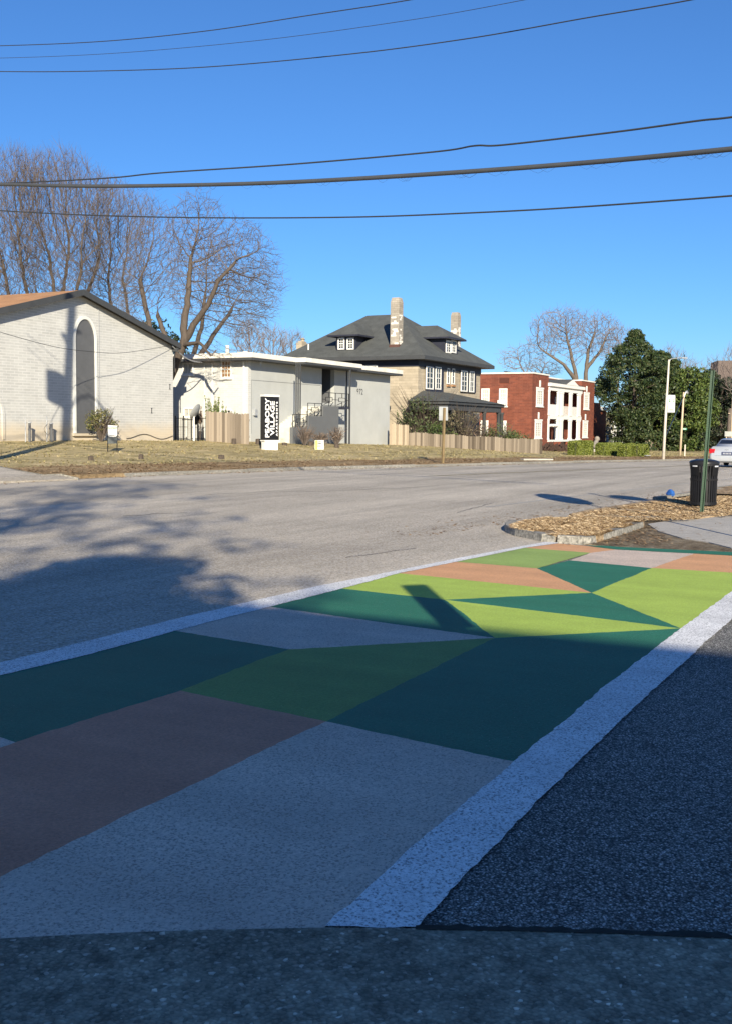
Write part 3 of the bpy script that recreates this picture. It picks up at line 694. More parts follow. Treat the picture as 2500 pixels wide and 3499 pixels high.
xl = U(1195, 1385); m = MB(); m.box(x4+.002, xl, SF, -.005, h3-.12, h3-.0); m.build('landing', M_navy, AP)
def post(x, yb, t, w=.07):
    a = F.px(x, 1400, t)[0]; q = MB(); zb_ = ZZ(x, yb, t) if yb else -.3; q.box(a-w/2, a+w/2, t-w/2, t+w/2, zb_, wt+.0); q.build('column', M_fascia, AP)
for x in (1012, 1019, 1026): post(x, 1460, SF+.1, .065)
post(1184, None, -.4, .08); post(1194.5, None, SF+.05, .09)
def railing(xa_, xb_, z0, z1, t):
    w = .032; q = MB(); q.bar((xa_, t, z0), (xa_, t, z1), w).bar((xb_, t, z0), (xb_, t, z1), w).bar((xa_, t, z0+.04), (xb_, t, z0+.04), w).bar((xa_, t, z1), (xb_, t, z1), w*1.2)
    W = xb_-xa_; Hh = z1-z0; a, b, c, d_ = xa_+.26*W, xa_+.76*W, z0+.38*Hh, z0+.66*Hh
    q.bar((a, t, c), (b, t, c), w).bar((a, t, d_), (b, t, d_), w).bar((a, t, c), (a, t, d_), w).bar((b, t, c), (b, t, d_), w)
    q.bar((xa_, t, z0+.5*Hh), (a, t, z0+.5*Hh), w).bar((b, t, z0+.5*Hh), (xb_, t, z0+.5*Hh), w).bar((xa_+.5*W, t, d_), (xa_+.5*W, t, z1), w).bar((xa_+.5*W, t, z0), (xa_+.5*W, t, c), w)
    q.bar((xa_+.12*W, t, z0+.12*Hh), (xa_+.5*W, t, z0+.3*Hh), w).bar((xa_+.6*W, t, z0), (xa_+.85*W, t, z0+.34*Hh), w)
    q.build('railing', M_black, AP)
railing(x1+.15, x2, h1, h2+.06, SF+.1); railing(x2+.05, x3, h2, ZZ(1080, 1378), SF+.1)
railing(x3+.05, (x3+xl)/2, h3, ZZ(1150, 1343), SF+.1); railing((x3+xl)/2, xl, h3, ZZ(1150, 1343), SF+.1)
m = MB(); q0 = F.px(953, 1500)[0]; m.box(q0, x1-.1, -1.3, -.01, -.3, .35).box(x1-.6, x1-.1, -1.0, -.02, .35, .62); m.build('steps', plain('pale_step', (.60, .58, .50), .9, .1, 4), AP)

# ------------------------------------------------------------------ signs on the lawn
def base(px, py, dz=0):
    p = hit(px, py); return p, (p-CP).dot(HF)
p, D = base(922, 1537); u = D/FPX
PS = thing('apartment_sign', 'black upright sign lettered PEABODY VILLAGE APARTMENTS on a white plinth', 'sign', tuple(p), R(-24))
w = 61*u/1.0; hh = (1537-1350)*u; pl = 30*u
MB().box(-w*.43, w*.43, -.16, .16, -.2, pl).build('plinth', M_trim, PS)
MB().box(-w/2, w/2, -.2, .2, pl+.0, pl+.05).box(-w/2, w/2, -.2, .2, hh-.10, hh).build('cap', M_trim, PS)
MB().box(-w/2+.01, w/2-.01, -.18, .18, pl+.05, hh-.10).build('panel', plain('sign_black', (.013, .013, .015), .35, .1), PS)
M_let = plain('white_letters', (.85, .85, .84), .5, .02)
ROT = Matrix(((0, -1, 0, 0), (0, 0, -1, 0), (1, 0, 0, 0), (0, 0, 0, 1)))     # read upward
for s, xc, ht, ya, yb in (('PEABODY', 905.5, 19, 1363, 1496), ('VILLAGE', 926, 19, 1371, 1488), ('APARTMENTS', 943.5, 7, 1373, 1490)):
    xx = (xc-922.5)*u; ln = (yb-ya)*u; zc = (1537-(ya+yb)/2)*u
    text_part('lettering', s, ht*u*1.22, Matrix.Translation((xx, -.187, zc)) @ ROT, M_let, PS, .009 if ht > 10 else .006, 1.0 if ht > 10 else 1.6, width=ln)
# white neighbourhood yard sign in a black scroll frame
p, D = base(384, 1543); u = D/FPX
YS = thing('yard_sign', 'white yard sign with green name bars in a black scroll frame by the round bush', 'sign', tuple(p), R(-26))
yw = 17*u
q = MB(); q.bar((-yw, 0, -.1), (-yw*.92, 0, 92*u), .03).bar((yw, 0, -.1), (yw*1.06, 0, 88*u), .03).bar((-yw*.95, 0, 92*u), (yw*.6, 0, 92*u), .025).bar((-yw, 0, 36*u), (yw, 0, 36*u), .02)
q.tube([(yw*1.0+.09*math.cos(t*.55)*(1-t*.05), 0, 94*u+.07+.09*math.sin(t*.55)*(1-t*.05)) for t in range(12)], .014, 5); q.build('frame', M_black, YS)
MB().prism([(-yw*.96, 56*u), (-yw*.7, 51*u), (yw*.75, 51*u), (yw*1.0, 56*u), (yw*1.0, 88*u), (-yw*.92, 90*u)], -.025, .012, 'y').build('board', M_trim, YS)
MB().box(-yw*.97, yw*.97, -.02, .02, 27*u, 49*u).build('lower_board', plain('sign_slate', (.10, .11, .11), .7, .3, 20), YS)
for s, xx in (('PEABODY', -yw*.44), ('VANCE', yw*.5)):
    MB().box(xx-yw*.42, xx+yw*.42, -.031, -.026, 78*u, 84*u).build('name_bar', plain('bar_green', (.06, .22, .08), .6, .05), YS)
    text_part('lettering', s, .07, Matrix.Translation((xx, -.036, 81*u)) @ UPRIGHT, M_let, YS, .001, width=yw*.7)
MB().box(-yw*.6, yw*.5, -.031, -.026, 54.5*u, 56.5*u).build('text_line', M_dark, YS)
# small leasing sign
p, D = base(1091, 1537); u = D/FPX
LSg = thing('leasing_sign', 'small white and lime leasing sign low on the lawn before the stair', 'sign', tuple(p), R(-26))
lw = 18*u; MB().box(-lw, lw, -.02, .02, 0*u+.02, 33*u).build('board', M_trim, LSg)
MB().box(-lw+.01, -lw*.45, -.026, -.021, .03, 32*u).build('lime_band', plain('lime_band', (.55, .78, .16), .6, .1), LSg)
for s, z_, sz in (('NOW', 27, 4.2), ('LEASING', 21, 3.6)):
    text_part('lettering', s, sz*u*1.2, Matrix.Translation((0, -.028, z_*u)) @ UPRIGHT, M_dark, LSg, .004)
MB().box(-lw*.38, lw*.32, -.027, -.021, 14.5*u, 16*u).box(-lw*.42, lw*.38, -.027, -.021, 10.5*u, 12.2*u).build('text_line', M_dark, LSg)
for s in (-1, 1):
    MB().tube([(s*lw*.75+.05*math.cos(t*.7), -.028, 26*u+.05*math.sin(t*.7)) for t in range(7)], .008, 4).build('emblem', plain('emblem_red', (.5, .12, .06), .6), LSg)
    MB().bar((s*lw*.9, .03, -.2), (s*lw*.9, .03, 25*u), .012).build('stake', M_galv, LSg)
# sawn stumps on the lawn
for k, (x, y, hh_) in enumerate(((311, 1573, 14), (482, 1569, 16), (757, 1568, 13), (800, 1517, 18), (883, 1518, 18), (973, 1522, 9), (1062, 1523, 14), (1150, 1530, 14))):
    p, D = base(x, y); u = D/FPX; r = 9.5*u*rs.uniform(.85, 1.05)
    if k < 3: r *= 1.05
    lab = ['short sawn timber stump by the road, leftmost of the row', 'short dark timber stump in the grass right of the yard sign', 'low worn stump in the grass between yard sign and black sign', 'square timber stump at the foot of the tall plank fence', 'dark timber stump just left of the black sign plinth', 'low timber stump right of the black sign plinth', 'weathered stump left of the small leasing sign', 'weathered stump right of the small leasing sign'][k]
    t = thing('timber_stump', lab, 'stump', tuple(p), rs.uniform(0, 1), 'timber stumps on the lawn')
    q = MB(); q.lathe([(r*1.1, -.1), (r, hh_*u*.5), (r*.95, hh_*u), (0, hh_*u+.01)], 7); q.build('trunk', M_bark, t)
    MB().lathe([(r*.85, 0), (0, .004)], 7, (0, 0, hh_*u+.012)).build('sawn_top', M_bark2, t)
# ------------------------------------------------------------------ fences
def plank_fence(name, label, pts, hfun, mat, wp=.14, seed=0, ragged=.03, group=None):
    """pts: list of (x, y) along the foot"""
    rr = random.Random(seed); tot = 0; P = [Vector((a, b, 0)) for a, b in pts]
    t = thing(name, label, 'fence', (P[0].x, P[0].y, T(P[0].x, P[0].y)), 0, group); O = Vector(t.location); q = MB(); r = MB(); ln = sum((P[i+1]-P[i]).length for i in range(len(P)-1)); acc = 0
    for i in range(len(P)-1):
        d = P[i+1]-P[i]; n = max(1, int(d.length/wp)); dd = d/n; nrm = Vector((-d.y, d.x, 0)).normalized()
        for k in range(n):
            a = P[i]+dd*k; b = a+dd*.955; off = nrm*rr.uniform(-.012, .012); f_ = (acc+(a-P[i]).length)/ln
            h = hfun(f_)+rr.uniform(-ragged, ragged); z = T(a.x, a.y); c = dd*.18
            v = []
            for dep in (off, off+nrm*.022):
                for p_, z_ in ((a, z-.15), (b, z-.15), (b, z+h-.04), (b-c, z+h), (a+c, z+h), (a, z+h-.04)):
                    w_ = p_+dep-O; v.append((w_.x, w_.y, z_-O.z))
            q.add(v, [(0, 1, 2, 3, 4, 5), (11, 10, 9, 8, 7, 6)]+[(j, 6+j, 6+(j+1) % 6, (j+1) % 6) for j in range(6)])
        for hz in (.25, .8):
            za_, zb_ = T(P[i].x, P[i].y)+hz*hfun(acc/ln), T(P[i+1].x, P[i+1].y)+hz*hfun((acc+d.length)/ln); oo = nrm*.06-O
            r.bar(tuple(P[i]+oo+Vector((0, 0, za_))), tuple(P[i+1]+oo+Vector((0, 0, zb_))), .04, .09)
        acc += d.length
    q.build('planks', mat, t); r.build('rail', mat, t); return t
def gpt(px, D): p = at(px, 1460, D); return (p.x, p.y)
a = gpt(704, 61); b = gpt(852, 60.5)
plank_fence('plank_fence', 'tall brown plank fence between the satellite dish and the black sign', [a, b], lambda f: 1.68, M_fence, .15, 3, .03)
a = gpt(1331, 79); b = gpt(1396, 79)
plank_fence('plank_fence', 'taller pale plank fence joining the grey building to the low fence', [a, b], lambda f: 1.55-.05*f, M_fence2, .15, 5, .03)
pts = [gpt(1397+(1852-1397)*i/14, 81-4.5*(i/14)) for i in range(15)]
plank_fence('plank_fence', 'long low grey picket fence in front of the bushes and stone house', pts, lambda f: 1.02-.05*math.sin(f*3.14)+.03*math.sin(f*23), M_fence, .14, 7, .035)
a = gpt(2205, 128); b = gpt(2345, 134)
plank_fence('plank_fence', 'distant brown plank fence under the trees behind the pale poles', [a, b], lambda f: 1.75, M_fence, .16, 8, .03)
# iron railing in the gap
p0 = Vector((*gpt(600, 63), 0)); p1 = Vector((*gpt(702, 62), 0)); t = thing('iron_railing', 'black iron railing with scroll posts in the gap beside the white brick wall', 'railing', (p0.x, p0.y, T(p0.x, p0.y)))
q = MB(); n = 22; O = Vector(t.location)
for i in range(n+1):
    p = p0.lerp(p1, i/n)-O; z = T(p.x+O.x, p.y+O.y)-O.z
    if i % 5 != 3: q.bar((p.x, p.y, z), (p.x, p.y, z+1.35+(.1 if i % 6 == 0 else 0)), .05 if i % 6 == 0 else .02)
q.build('bars', M_black, t)
q = MB(); d = p1-p0
for hz in (.15, .8, 1.3): q.bar((0, 0, hz), (d.x*.42, d.y*.42, hz), .03).bar((d.x*.55, d.y*.55, hz), (d.x, d.y, hz), .03)
q.build('rail', M_black, t)
# satellite dish
p, D = base(663, 1500); p = Vector((*gpt(663, 61), 0)); p.z = T(p.x, p.y); u = 61/FPX
t = thing('satellite_dish', 'grey satellite dish on a pale mast beside the plank fence', 'satellite dish', tuple(p), R(-80))
MB().tube([(0, 0, -.1), (0, 0, 86*u)], .045, 8).build('mast', M_trim, t)
q = MB(Matrix.Translation((0.1, 0.0, 100*u)) @ Matrix.Rotation(R(-62), 4, 'Y')); q.lathe([(0, -.10), (.2, -.085), (.36, -.04), (.46, .02), (.47, .03), (.36, -.02), (.2, -.065), (0, -.08)], 22); q.build('dish', plain('dish_grey', (.30, .31, .31), .6, .12), t, True)
MB().bar((.1, 0, 84*u), (-.42, 0, 92*u), .03).box(-.50, -.40, -.05, .05, 90*u, 95*u).build('arm', M_galv, t)
# second dark dish behind
p = Vector((*gpt(676, 62.3), 0)); p.z = T(p.x, p.y); t = thing('satellite_dish', 'round black dish behind the grey satellite dish', 'satellite dish', tuple(p), R(-70))
MB().tube([(0, 0, -.1), (0, 0, .95)], .04, 8).build('mast', M_black, t)
q = MB(Matrix.Translation((-.05, 0, 1.35)) @ Matrix.Rotation(R(-85), 4, 'Y')); q.lathe([(0, -.1), (.25, -.08), (.42, -.02), (.45, .03), (.25, -.05), (0, -.07)], 20); q.build('dish', M_black, t, True)
# bottle and can in the gutter
for k, (x, y) in enumerate(((212, 1634), (222, 1632))):
    p = hit(x, y); p.z = roadz(p.x)+.03; q = MB(Matrix.Rotation(R(90), 4, 'Y')); q.lathe([(0, -.09), (.035, -.09), (.035, .04), (.015, .08), (.015, .11), (0, .11)], 10)
    o = q.build('drink_bottle', [M_black, M_trim][k], smooth=True); o.location = p; o.rotation_euler = (0, 0, .6+k); tag(o, ['dark drink bottle lying in the gutter', 'white drink bottle lying in the gutter'][k], 'bottle')
# ------------------------------------------------------------------ stone house
D0 = 86; c0 = at(1425, 1460, D0); YH = c0.y; XH = c0.x; zh = .1
HO = thing('stone_house', 'large stone house with dark hipped roof, dormers and two tall chimneys', 'house', (XH, YH, zh))
F = Face((XH, YH, zh), 0); FS = Face((XH, YH, zh), 0, SIDE)
Lh = F.px(1637, 1400)[0]; OV = .95
e0 = F.px(1439, 1211, -OV); ze = e0[1]; wz = ze-.30
v2 = -FS.px(948, 1214, -OV)[0]-OV
zr = FS.px(1367, 1073, Lh/2)[1]; va = -FS.px(1367, 1073, Lh/2)[0]; vb = -FS.px(1253, 1072, Lh/2)[0]
m = MB(); m.box(0, Lh, 0, v2, -.4, wz-.5); m.build('wall', M_stone, HO)
m = MB(); m.box(-.06, Lh+.06, -.06, v2+.06, wz-.5, wz-.001); m.build('frieze', M_navy, HO)
E = [(-OV, -OV, ze), (Lh+OV, -OV, ze), (Lh+OV, v2+OV, ze), (-OV, v2+OV, ze)]; A_ = (Lh/2, va, zr); B_ = (Lh/2, vb, zr)
m = MB(); m.add(E+[A_, B_], [(0, 1, 4), (1, 2, 5, 4), (2, 3, 5), (3, 0, 4, 5)]); rf = m.build('roof', M_roofg, HO)
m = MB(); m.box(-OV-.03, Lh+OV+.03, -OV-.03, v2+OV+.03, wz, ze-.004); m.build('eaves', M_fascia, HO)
def on_left(px, py):      # a pixel met with the left roof slope
    o = FS.W.inverted() @ CP; d = FS.W.inverted().to_3x3() @ ray(px, py); k = (zr-ze)/(Lh/2+OV)
    t_ = ((o.z-ze)-k*(o.x+OV))/(k*d.x-d.z); return o+d*t_
def on_front(px, py):
    o = FS.W.inverted() @ CP; d = FS.W.inverted().to_3x3() @ ray(px, py); k = (zr-ze)/(va+OV)
    t_ = ((o.z-ze)-k*(o.y+OV))/(k*d.y-d.z); return o+d*t_
# left dormer
b = on_left(1182, 1196); ud = b.x
s0, s1 = FS.px(1149, 1175, ud)[0], FS.px(1214, 1175, ud)[0]; zb_ = b.z-.05; zt_ = FS.px(1182, 1146, ud)[1]; du = (zt_-zb_)/((zr-ze)/(Lh/2+OV))+1.2
dm = MB(FS.L); dm.box(s0, s1, ud, ud+du, zb_-.2, zt_); dm = dm.build('dormer', M_navy, HO)
o_ = .55; q = MB(FS.L); pk = FS.px(1205, 1103, ud+1.3)[1]; c = (s0+s1)/2
q.slab([(s0-o_, ud-o_, zt_+.05), (s1+o_, ud-o_, zt_+.05), (c, ud+1.3, pk)][::-1], .1); q.slab([(s0-o_, ud-o_, zt_+.05), (c, ud+1.3, pk), (c, ud+du+2, pk), (s0-o_, ud+du+1, zt_+.05)][::-1], .1)
q.slab([(s1+o_, ud-o_, zt_+.05), (s1+o_, ud+du+1, zt_+.05), (c, ud+du+2, pk), (c, ud+1.3, pk)][::-1], .1)
q.build('roof', M_roofg, dm)
MB(FS.L).box(s0-o_-.02, s1+o_+.02, ud-o_-.02, ud+du+.5, zt_-.10, zt_+.03).build('eaves', M_navy, dm)
for xa2, xb2 in ((1155.5, 1177.5), (1186, 1209)): window(dm, FS, xa2, 1154, xb2, 1194, 2, 4, .10, t=ud, sill=False)
# front dormer
b = on_front(1538, 1207); vd = b.y
s0, s1 = F.px(1518, 1185, vd)[0], F.px(1562, 1185, vd)[0]; zb_ = b.z-.05; zt_ = F.px(1540, 1157, vd)[1]; dv_ = (zt_-zb_)/((zr-ze)/(va+OV))+1.2
dm = MB(); dm.box(s0, s1, vd, vd+dv_, zb_-.2, zt_); dm = dm.build('dormer', M_navy, HO)
q = MB(); c = (s0+s1)/2; pk = F.px(1500, 1113, vd+1.3)[1]; a1 = (s0-o_, vd-o_, zt_+.05); a2 = (s1+o_, vd-o_, zt_+.05)
q.slab([a1, a2, (c, vd+1.3, pk)], .1); q.slab([a1, (c, vd+1.3, pk), (c, vd+dv_+2, pk), (s0-o_, vd+dv_+1, zt_+.05)], .1); q.slab([a2, (s1+o_, vd+dv_+1, zt_+.05), (c, vd+dv_+2, pk), (c, vd+1.3, pk)], .1)
q.build('roof', M_roofg, dm)
MB().box(s0-o_-.02, s1+o_+.02, vd-o_-.02, vd+dv_+.5, zt_-.10, zt_+.03).build('eaves', M_navy, dm)
for xa2, xb2 in ((1521.5, 1537.5), (1540.5, 1555.5)): window(dm, F, xa2, 1163, xb2, 1206, 2, 4, .10, t=vd, sill=False)
# chimneys
M_chim = brickmat('chimney_stone', (.33, .29, .24), (.40, .36, .30), (.26, .23, .19), .5, .16, .015, .3)
M_chimw = plain('peeling_whitewash', (.72, .68, .60), .9, .15, 3)
def chimney(px0, px1, pyt, pyb, pt, peel):
    D = ((HO.matrix_basis @ Vector(pt))-CP).dot(HF); w = (px1-px0)*D/FPX*.82; top = (1463-pyt)/FPX*D+CAMZ-zh; zb2 = pt[2]-.6
    q = MB(Matrix.Translation((pt[0], pt[1], 0))); q.box(-w/2, w/2, -w/2, w/2, zb2, top-.35)
    q.add([(-w/2, -w/2, top-.35), (w/2, -w/2, top-.35), (w/2, w/2, top-.35), (-w/2, w/2, top-.35), (-w*.4, -w*.4, top), (w*.4, -w*.4, top), (w*.4, w*.4, top), (-w*.4, w*.4, top)], [(0, 1, 5, 4), (1, 2, 6, 5), (2, 3, 7, 6), (3, 0, 4, 7), (4, 5, 6, 7)])
    ch = q.build('chimney', M_chim, HO)
    rr = random.Random(peel); q = MB(Matrix.Translation((pt[0], pt[1], 0)))
    z = zb2+.75
    while z < top-1.4:
        h = .15
        for side in (0, 1):
            if rr.random() < .8-.12*side:
                a = rr.uniform(-w/2+.02, -w*.05); b = rr.uniform(w*.0, w/2-.02)
                if side: q.box(-w/2-.006, -w/2+.001, a, b, z, z+h*rr.uniform(.8, 1.0))
                else: q.box(a, b, -w/2-.006, -w/2+.001, z, z+h*rr.uniform(.8, 1.0))
        z += .16
    if peel: q.build('peeling_paint', M_chimw, ch)
    MB(Matrix.Translation((pt[0], pt[1], 0))).box(-w/2-.06, w/2+.06, -w/2-.06, w/2+.06, zb2, pt[2]+.15).build('flashing', plain('flashing', (.10, .05, .04), .7), ch)
b = on_left(1348, 1183); chimney(1329, 1368, 1024, 1187, (b.x+.3, b.y, b.z), 3)
D_ = 103; p = at(1556, 1100, D_); pl_ = Vector((p.x-XH, p.y-YH, ze+1.0)); chimney(1540, 1572, 1071, 1200, tuple(pl_), 5)
# far chimney on the back roof and a vent pipe
b = on_left(1054, 1194); MB().tube([(b.x, b.y, b.z-.1), (b.x, b.y, b.z+.45)], .06, 8).build('vent_pipe', M_trim, HO)
b = at(1033, 1168, 100); q = MB(Matrix.Translation((b.x-XH, b.y-YH, b.z-zh))); q.box(-.55, .55, -.3, .3, -3, -.1).box(-.4, .4, -.2, .2, -.1, .05); q.lathe([(.18, .05), (.18, .25), (.28, .25), (0, .42)], 8, (.1, 0, 0)); q.build('chimney', M_stone, HO)
# front windows with dark bays
def navy(x0, x1, y0, y1, t0=-.03):
    s0, s1 = F.px(x0, 1300)[0], F.px(x1, 1300)[0]; z0, z1 = F.px((x0+x1)/2, y1)[1], F.px((x0+x1)/2, y0)[1]; MB().box(s0, s1, t0-.12, .0, z0, min(z1, wz-.5)).build('bay_panel', M_navy, HO)
navy(1452, 1509, 1246, 1352); navy(1571, 1620, 1262, 1341)
for r_ in ((1454, 1252, 1478, 1330), (1486, 1253, 1504, 1331), (1573, 1266, 1594, 1338), (1602, 1268, 1617, 1340)): window(HO, F, *r_, 2, 4, .10, t=-.15, sill=False)
for r_ in ((1524.5, 1258, 1533.5, 1312), (1541, 1259, 1550.5, 1313)): window(HO, F, *r_, 1, 2, .09, sill=False)
q = MB()
for x in (1529, 1546): a = F.px(x, 1315); q.box(a[0]-.35, a[0]+.35, -.14, 0, a[1]-.14, a[1])
q.build('sill', plain('sill_clay', (.36, .2, .1), .8), HO)
q = MB()
for r_ in ((1273, 1208+40), (1300, 1254)): pass
window(HO, FS, 1250, 1247, 1290, 1300, 2, 2, .12, t=0, sill=False)
# porch
tp = (YH-0)*0-3.6
c1, c2 = F.px(1535, 1370, tp), F.px(1727, 1382, tp); zp = c1[1]; pw = F.px(1480, 1337)[1]
u0 = F.px(1433, 1361, -1.0)[0]; u0 = c1[0]; u1 = c2[0]
pb0, pb1 = F.px(1510, 1337)[0], F.px(1570, 1337)[0]
u0 = min(u0, .5); 
m = MB(); a, b_, c, d_ = (u0, tp, zp), (u1, tp, zp), (u1, 0, zp), (u0, 0, zp); t1, t2 = (u0+3.0, -.02, pw), (u1-4.2, -.02, pw)
m.add([a, b_, c, d_, t1, t2], [(0, 1, 5, 4), (1, 2, 5), (3, 0, 4), (0, 3, 2, 1)]); m.build('porch_roof', M_roofg, HO)
m = MB(); m.box(u0+.12, u1-.12, tp+.12, -.01, zp-.22, zp-.005).box(u0+.3, u1-.3, tp+.3, tp+.6, zp-.68, zp-.22).box(u1-.62, u1-.3, tp+.6, -.01, zp-.68, zp-.22).box(u0+.3, u0+.62, tp+.6, -.01, zp-.68, zp-.22); m.build('porch_beam', M_fascia, HO)
for x in (1543, 1598, 1653, 1702, 1713):
    s = F.px(x, 1400, tp+.45)[0]; q = MB(); q.lathe([(.22, -.2), (.22, 0), (.16, .05), (.15, zp-.85), (.2, zp-.8), (.2, zp-.66)], 12, (s, tp+.45, 0)); q.build('porch_column', M_fascia, HO, True)
MB().box(u0+.2, u1-.2, tp+.2, -.01, -.5, .35).build('porch_floor', M_dark, HO)
MB().box(u0+1, Lh-.2, -.06, -.005, .35, zp-.7).build('porch_wall', M_dark, HO)

# ------------------------------------------------------------------ red brick apartments
YR = 34.6; XR_ = wpt(1814, YR); zq = -.30
RA = thing('red_apartments', 'two-storey red brick apartment house with a white columned double porch', 'building', (XR_, YR, zq))
F = Face((XR_, YR, zq), 0); FS = Face((XR_, YR, zq), 0, SIDE)
zt_ = F.px(1814, 1275)[1]; w1 = F.px(1871, 1400)[0]; w2 = F.px(1984, 1400)[0]; w3 = F.px(2028, 1400)[0]; dep = 16
m = MB(); m.box(0, w1, 0, 1.5, -.5, zt_).box(w2, w3, 0, 1.5, -.5, zt_).box(0, w3, 1.5, dep, -.5, zt_-.003); m.build('wall', M_red, RA)
m = MB(); m.box(-.08, w1+.06, -.08, 1.5, zt_, zt_+.13).box(w2-.06, w3+.08, -.08, 1.5, zt_, zt_+.13).box(-.08, w3+.08, 1.502, dep+.1, zt_+.001, zt_+.132); m.build('coping', M_wfascia, RA)
for r_ in ((1830, 1329, 1853, 1388), (1825, 1438, 1848, 1497), (1993, 1345, 2010, 1398), (1989, 1441, 2005, 1494)):
    window(RA, F, *r_, 3, 6, .22, pane=M_blind, mull=.05, header=.16)
    s0, s1, z0, z1 = F.rect(*r_); MB().box((s0+s1)/2-.14, (s0+s1)/2+.14, -.08, .0, z1+.22, z1+.85).build('keystone', M_trim, RA)
for r_ in ((1643, 1327, 1671, 1388), (1704, 1327, 1732, 1388), (1640, 1436, 1667, 1490), (1714, 1437, 1729, 1490)):
    window(RA, FS, *r_, 3, 4, .18, pane=M_blind, mull=.05)
s = FS.px(1722, 1300); MB(FS.L).box(s[0]-.5, s[0]+.5, -.03, .0, s[1]-.25, s[1]+.25).build('vent', plain('vent_dark', (.09, .03, .02)), RA)
s = FS.px(1717, 1376); MB(FS.L).box(s[0]-.4, s[0]+.4, -.5, .0, s[1]-.25, s[1]+.25).build('air_conditioner', M_trim, RA)
zc = F.px(1925, 1325)[1]; zs = F.px(1925, 1502)[1]; zm1, zm0 = F.px(1925, 1421)[1], F.px(1925, 1433)[1]; zfr = F.px(1925, 1339)[1]
m = MB(); m.box(w1+.003, w2-.003, -.12, .08, zfr, zc).box(w1-.2, w2+.3, -.35, .3, zc+.002, zc+.32).box(w1+.003, w2-.003, -.06, .08, zm0, zm1).box(w1+.003, w2-.003, -.15, .25, zs-.2, zs)
m.build('porch_beam', M_trim, RA)
for xa2, xb2 in ((1870, 1874), (1901, 1908.5), (1913, 1921), (1942, 1951), (1970, 1980)):
    s0, s1 = F.px(xa2, 1400)[0], F.px(xb2, 1400)[0]; c = (s0+s1)/2; w_ = max(.14, (s1-s0)/2)
    for za2, zb2 in ((zs, zm0), (zm1, zfr)):
        q = MB(); q.box(c-w_*.9, c+w_*.9, -.10, .05, za2+.002, zb2-.002).box(c-w_*1.1, c+w_*1.1, -.12, .07, za2+.0, za2+.15).box(c-w_*1.1, c+w_*1.1, -.12, .07, zb2-.18, zb2-.0); q.build('column', M_trim, RA)
za2 = F.px(1925, 1388)[1]
s0, s1 = F.px(1875, 1400)[0], F.px(1899, 1400)[0]; MB().box(s0, s1, -.03, .03, zm1, za2+.1).build('balcony_panel', M_trim, RA)
s0, s1 = F.px(1953, 1400)[0], F.px(1969, 1400)[0]; MB().box(s0, s1, -.03, .03, zm1, za2).build('balcony_panel', plain('panel_grey', (.62, .60, .56), .7), RA)
s0, s1 = F.px(1922, 1400)[0], F.px(1941, 1400)[0]; q = MB(); q.box(s0, s1, -.03, .03, za2-.05, za2)
for i in range(5): c = s0+(s1-s0)*(i+.5)/5; q.box(c-.05, c+.05, -.02, .02, zm1, za2-.05)
q.build('balusters', M_trim, RA)
q = MB(); q.prism([(F.px(1922, 1326)[0], zc+.33), (F.px(1965, 1329)[0], zc+.33), (F.px(1945, 1297)[0], F.px(1945, 1297)[1])], -.38, -.2, 'y'); q.build('pediment', M_trim, RA)
pk = F.px(1945, 1297); lz = F.px(1922, 1326)[0]; rz_ = F.px(1965, 1329)[0]
q = MB(); q.slab([(w1, -.3, zc+.34), (w2+.2, -.3, zc+.34), (w2+.2, 1.5, zt_-.1), (w1, 1.5, zt_-.1)], .06)
q.slab([(lz, -.36, zc+.36), (pk[0], -.36, pk[1]+.03), (pk[0], 2.4, pk[1]+.03), (lz, 1.2, zc+.6)][::-1], .04); q.slab([(rz_, -.36, zc+.36), (rz_, 1.2, zc+.6), (pk[0], 2.4, pk[1]+.03), (pk[0], -.36, pk[1]+.03)][::-1], .04)
q.build('porch_roof', M_roofg, RA)
MB().box(w1+.01, w2-.01, .23, 1.49, zm0+.05, zm1-.05).box(w1+.01, w2-.01, .26, 1.49, -.4, zs-.1).build('porch_floor', M_dark, RA)
MB().box(w1+.02, F.px(1915, 1400)[0], -.08, .0, -.4, zs-.21).box(F.px(1934, 1400)[0], w2-.02, -.08, 0, -.4, zs-.21).build('porch_skirt', planks('red_planks', (.22, .06, .035), (.32, .10, .06)), RA)
for za2, zb2 in ((zs, zs+2.1), (zm1, zm1+2.1)):
    for s in (.22, .62):
        c = w1+(w2-w1)*s; dd = MB().box(c-.45, c+.45, 1.4, 1.485, za2, zb2).build('door', M_trim, RA); MB().box(c+.3, c+.36, 1.34, 1.395, za2+.9, za2+1.05).build('handle', M_dark, dd)
# cloth hanging on the lower porch
q = MB(); s0, s1 = F.px(1873, 1400)[0], F.px(1888, 1400)[0]
n = 9
for i in range(n): a = s0+(s1-s0)*i/n; b_ = s0+(s1-s0)*(i+1)/n; q.add([(a, .4+.08*(i % 2), zs+.02), (b_, .4+.08*((i+1) % 2), zs+.02), (b_, .4+.05*((i+1) % 2), zs+2.3-.16*i-.1), (a, .4+.05*(i % 2), zs+2.3-.16*i)], [(0, 1, 2, 3)])
o = q.build('hanging_sheet', M_trim); o.location = RA.location; tag(o, 'white sheet hanging in the lower left opening of the red brick porch', 'sheet')
q = MB()
rr = random.Random(3)
for i in range(14): a = F.px(1874+i*1.8, 1400)[0]; q.tube([(a, -.12, za2-2.1+1.0+rr.uniform(-.05, .1)), (a+.12, -.16, za2-2.1+1.15), (a+.2, -.1, za2-2.1+.95)], .1, 5)
o = q.build('laundry', M_trim, smooth=True); o.location = RA.location; tag(o, 'white laundry draped over the upper left balcony of the red brick porch', 'laundry')
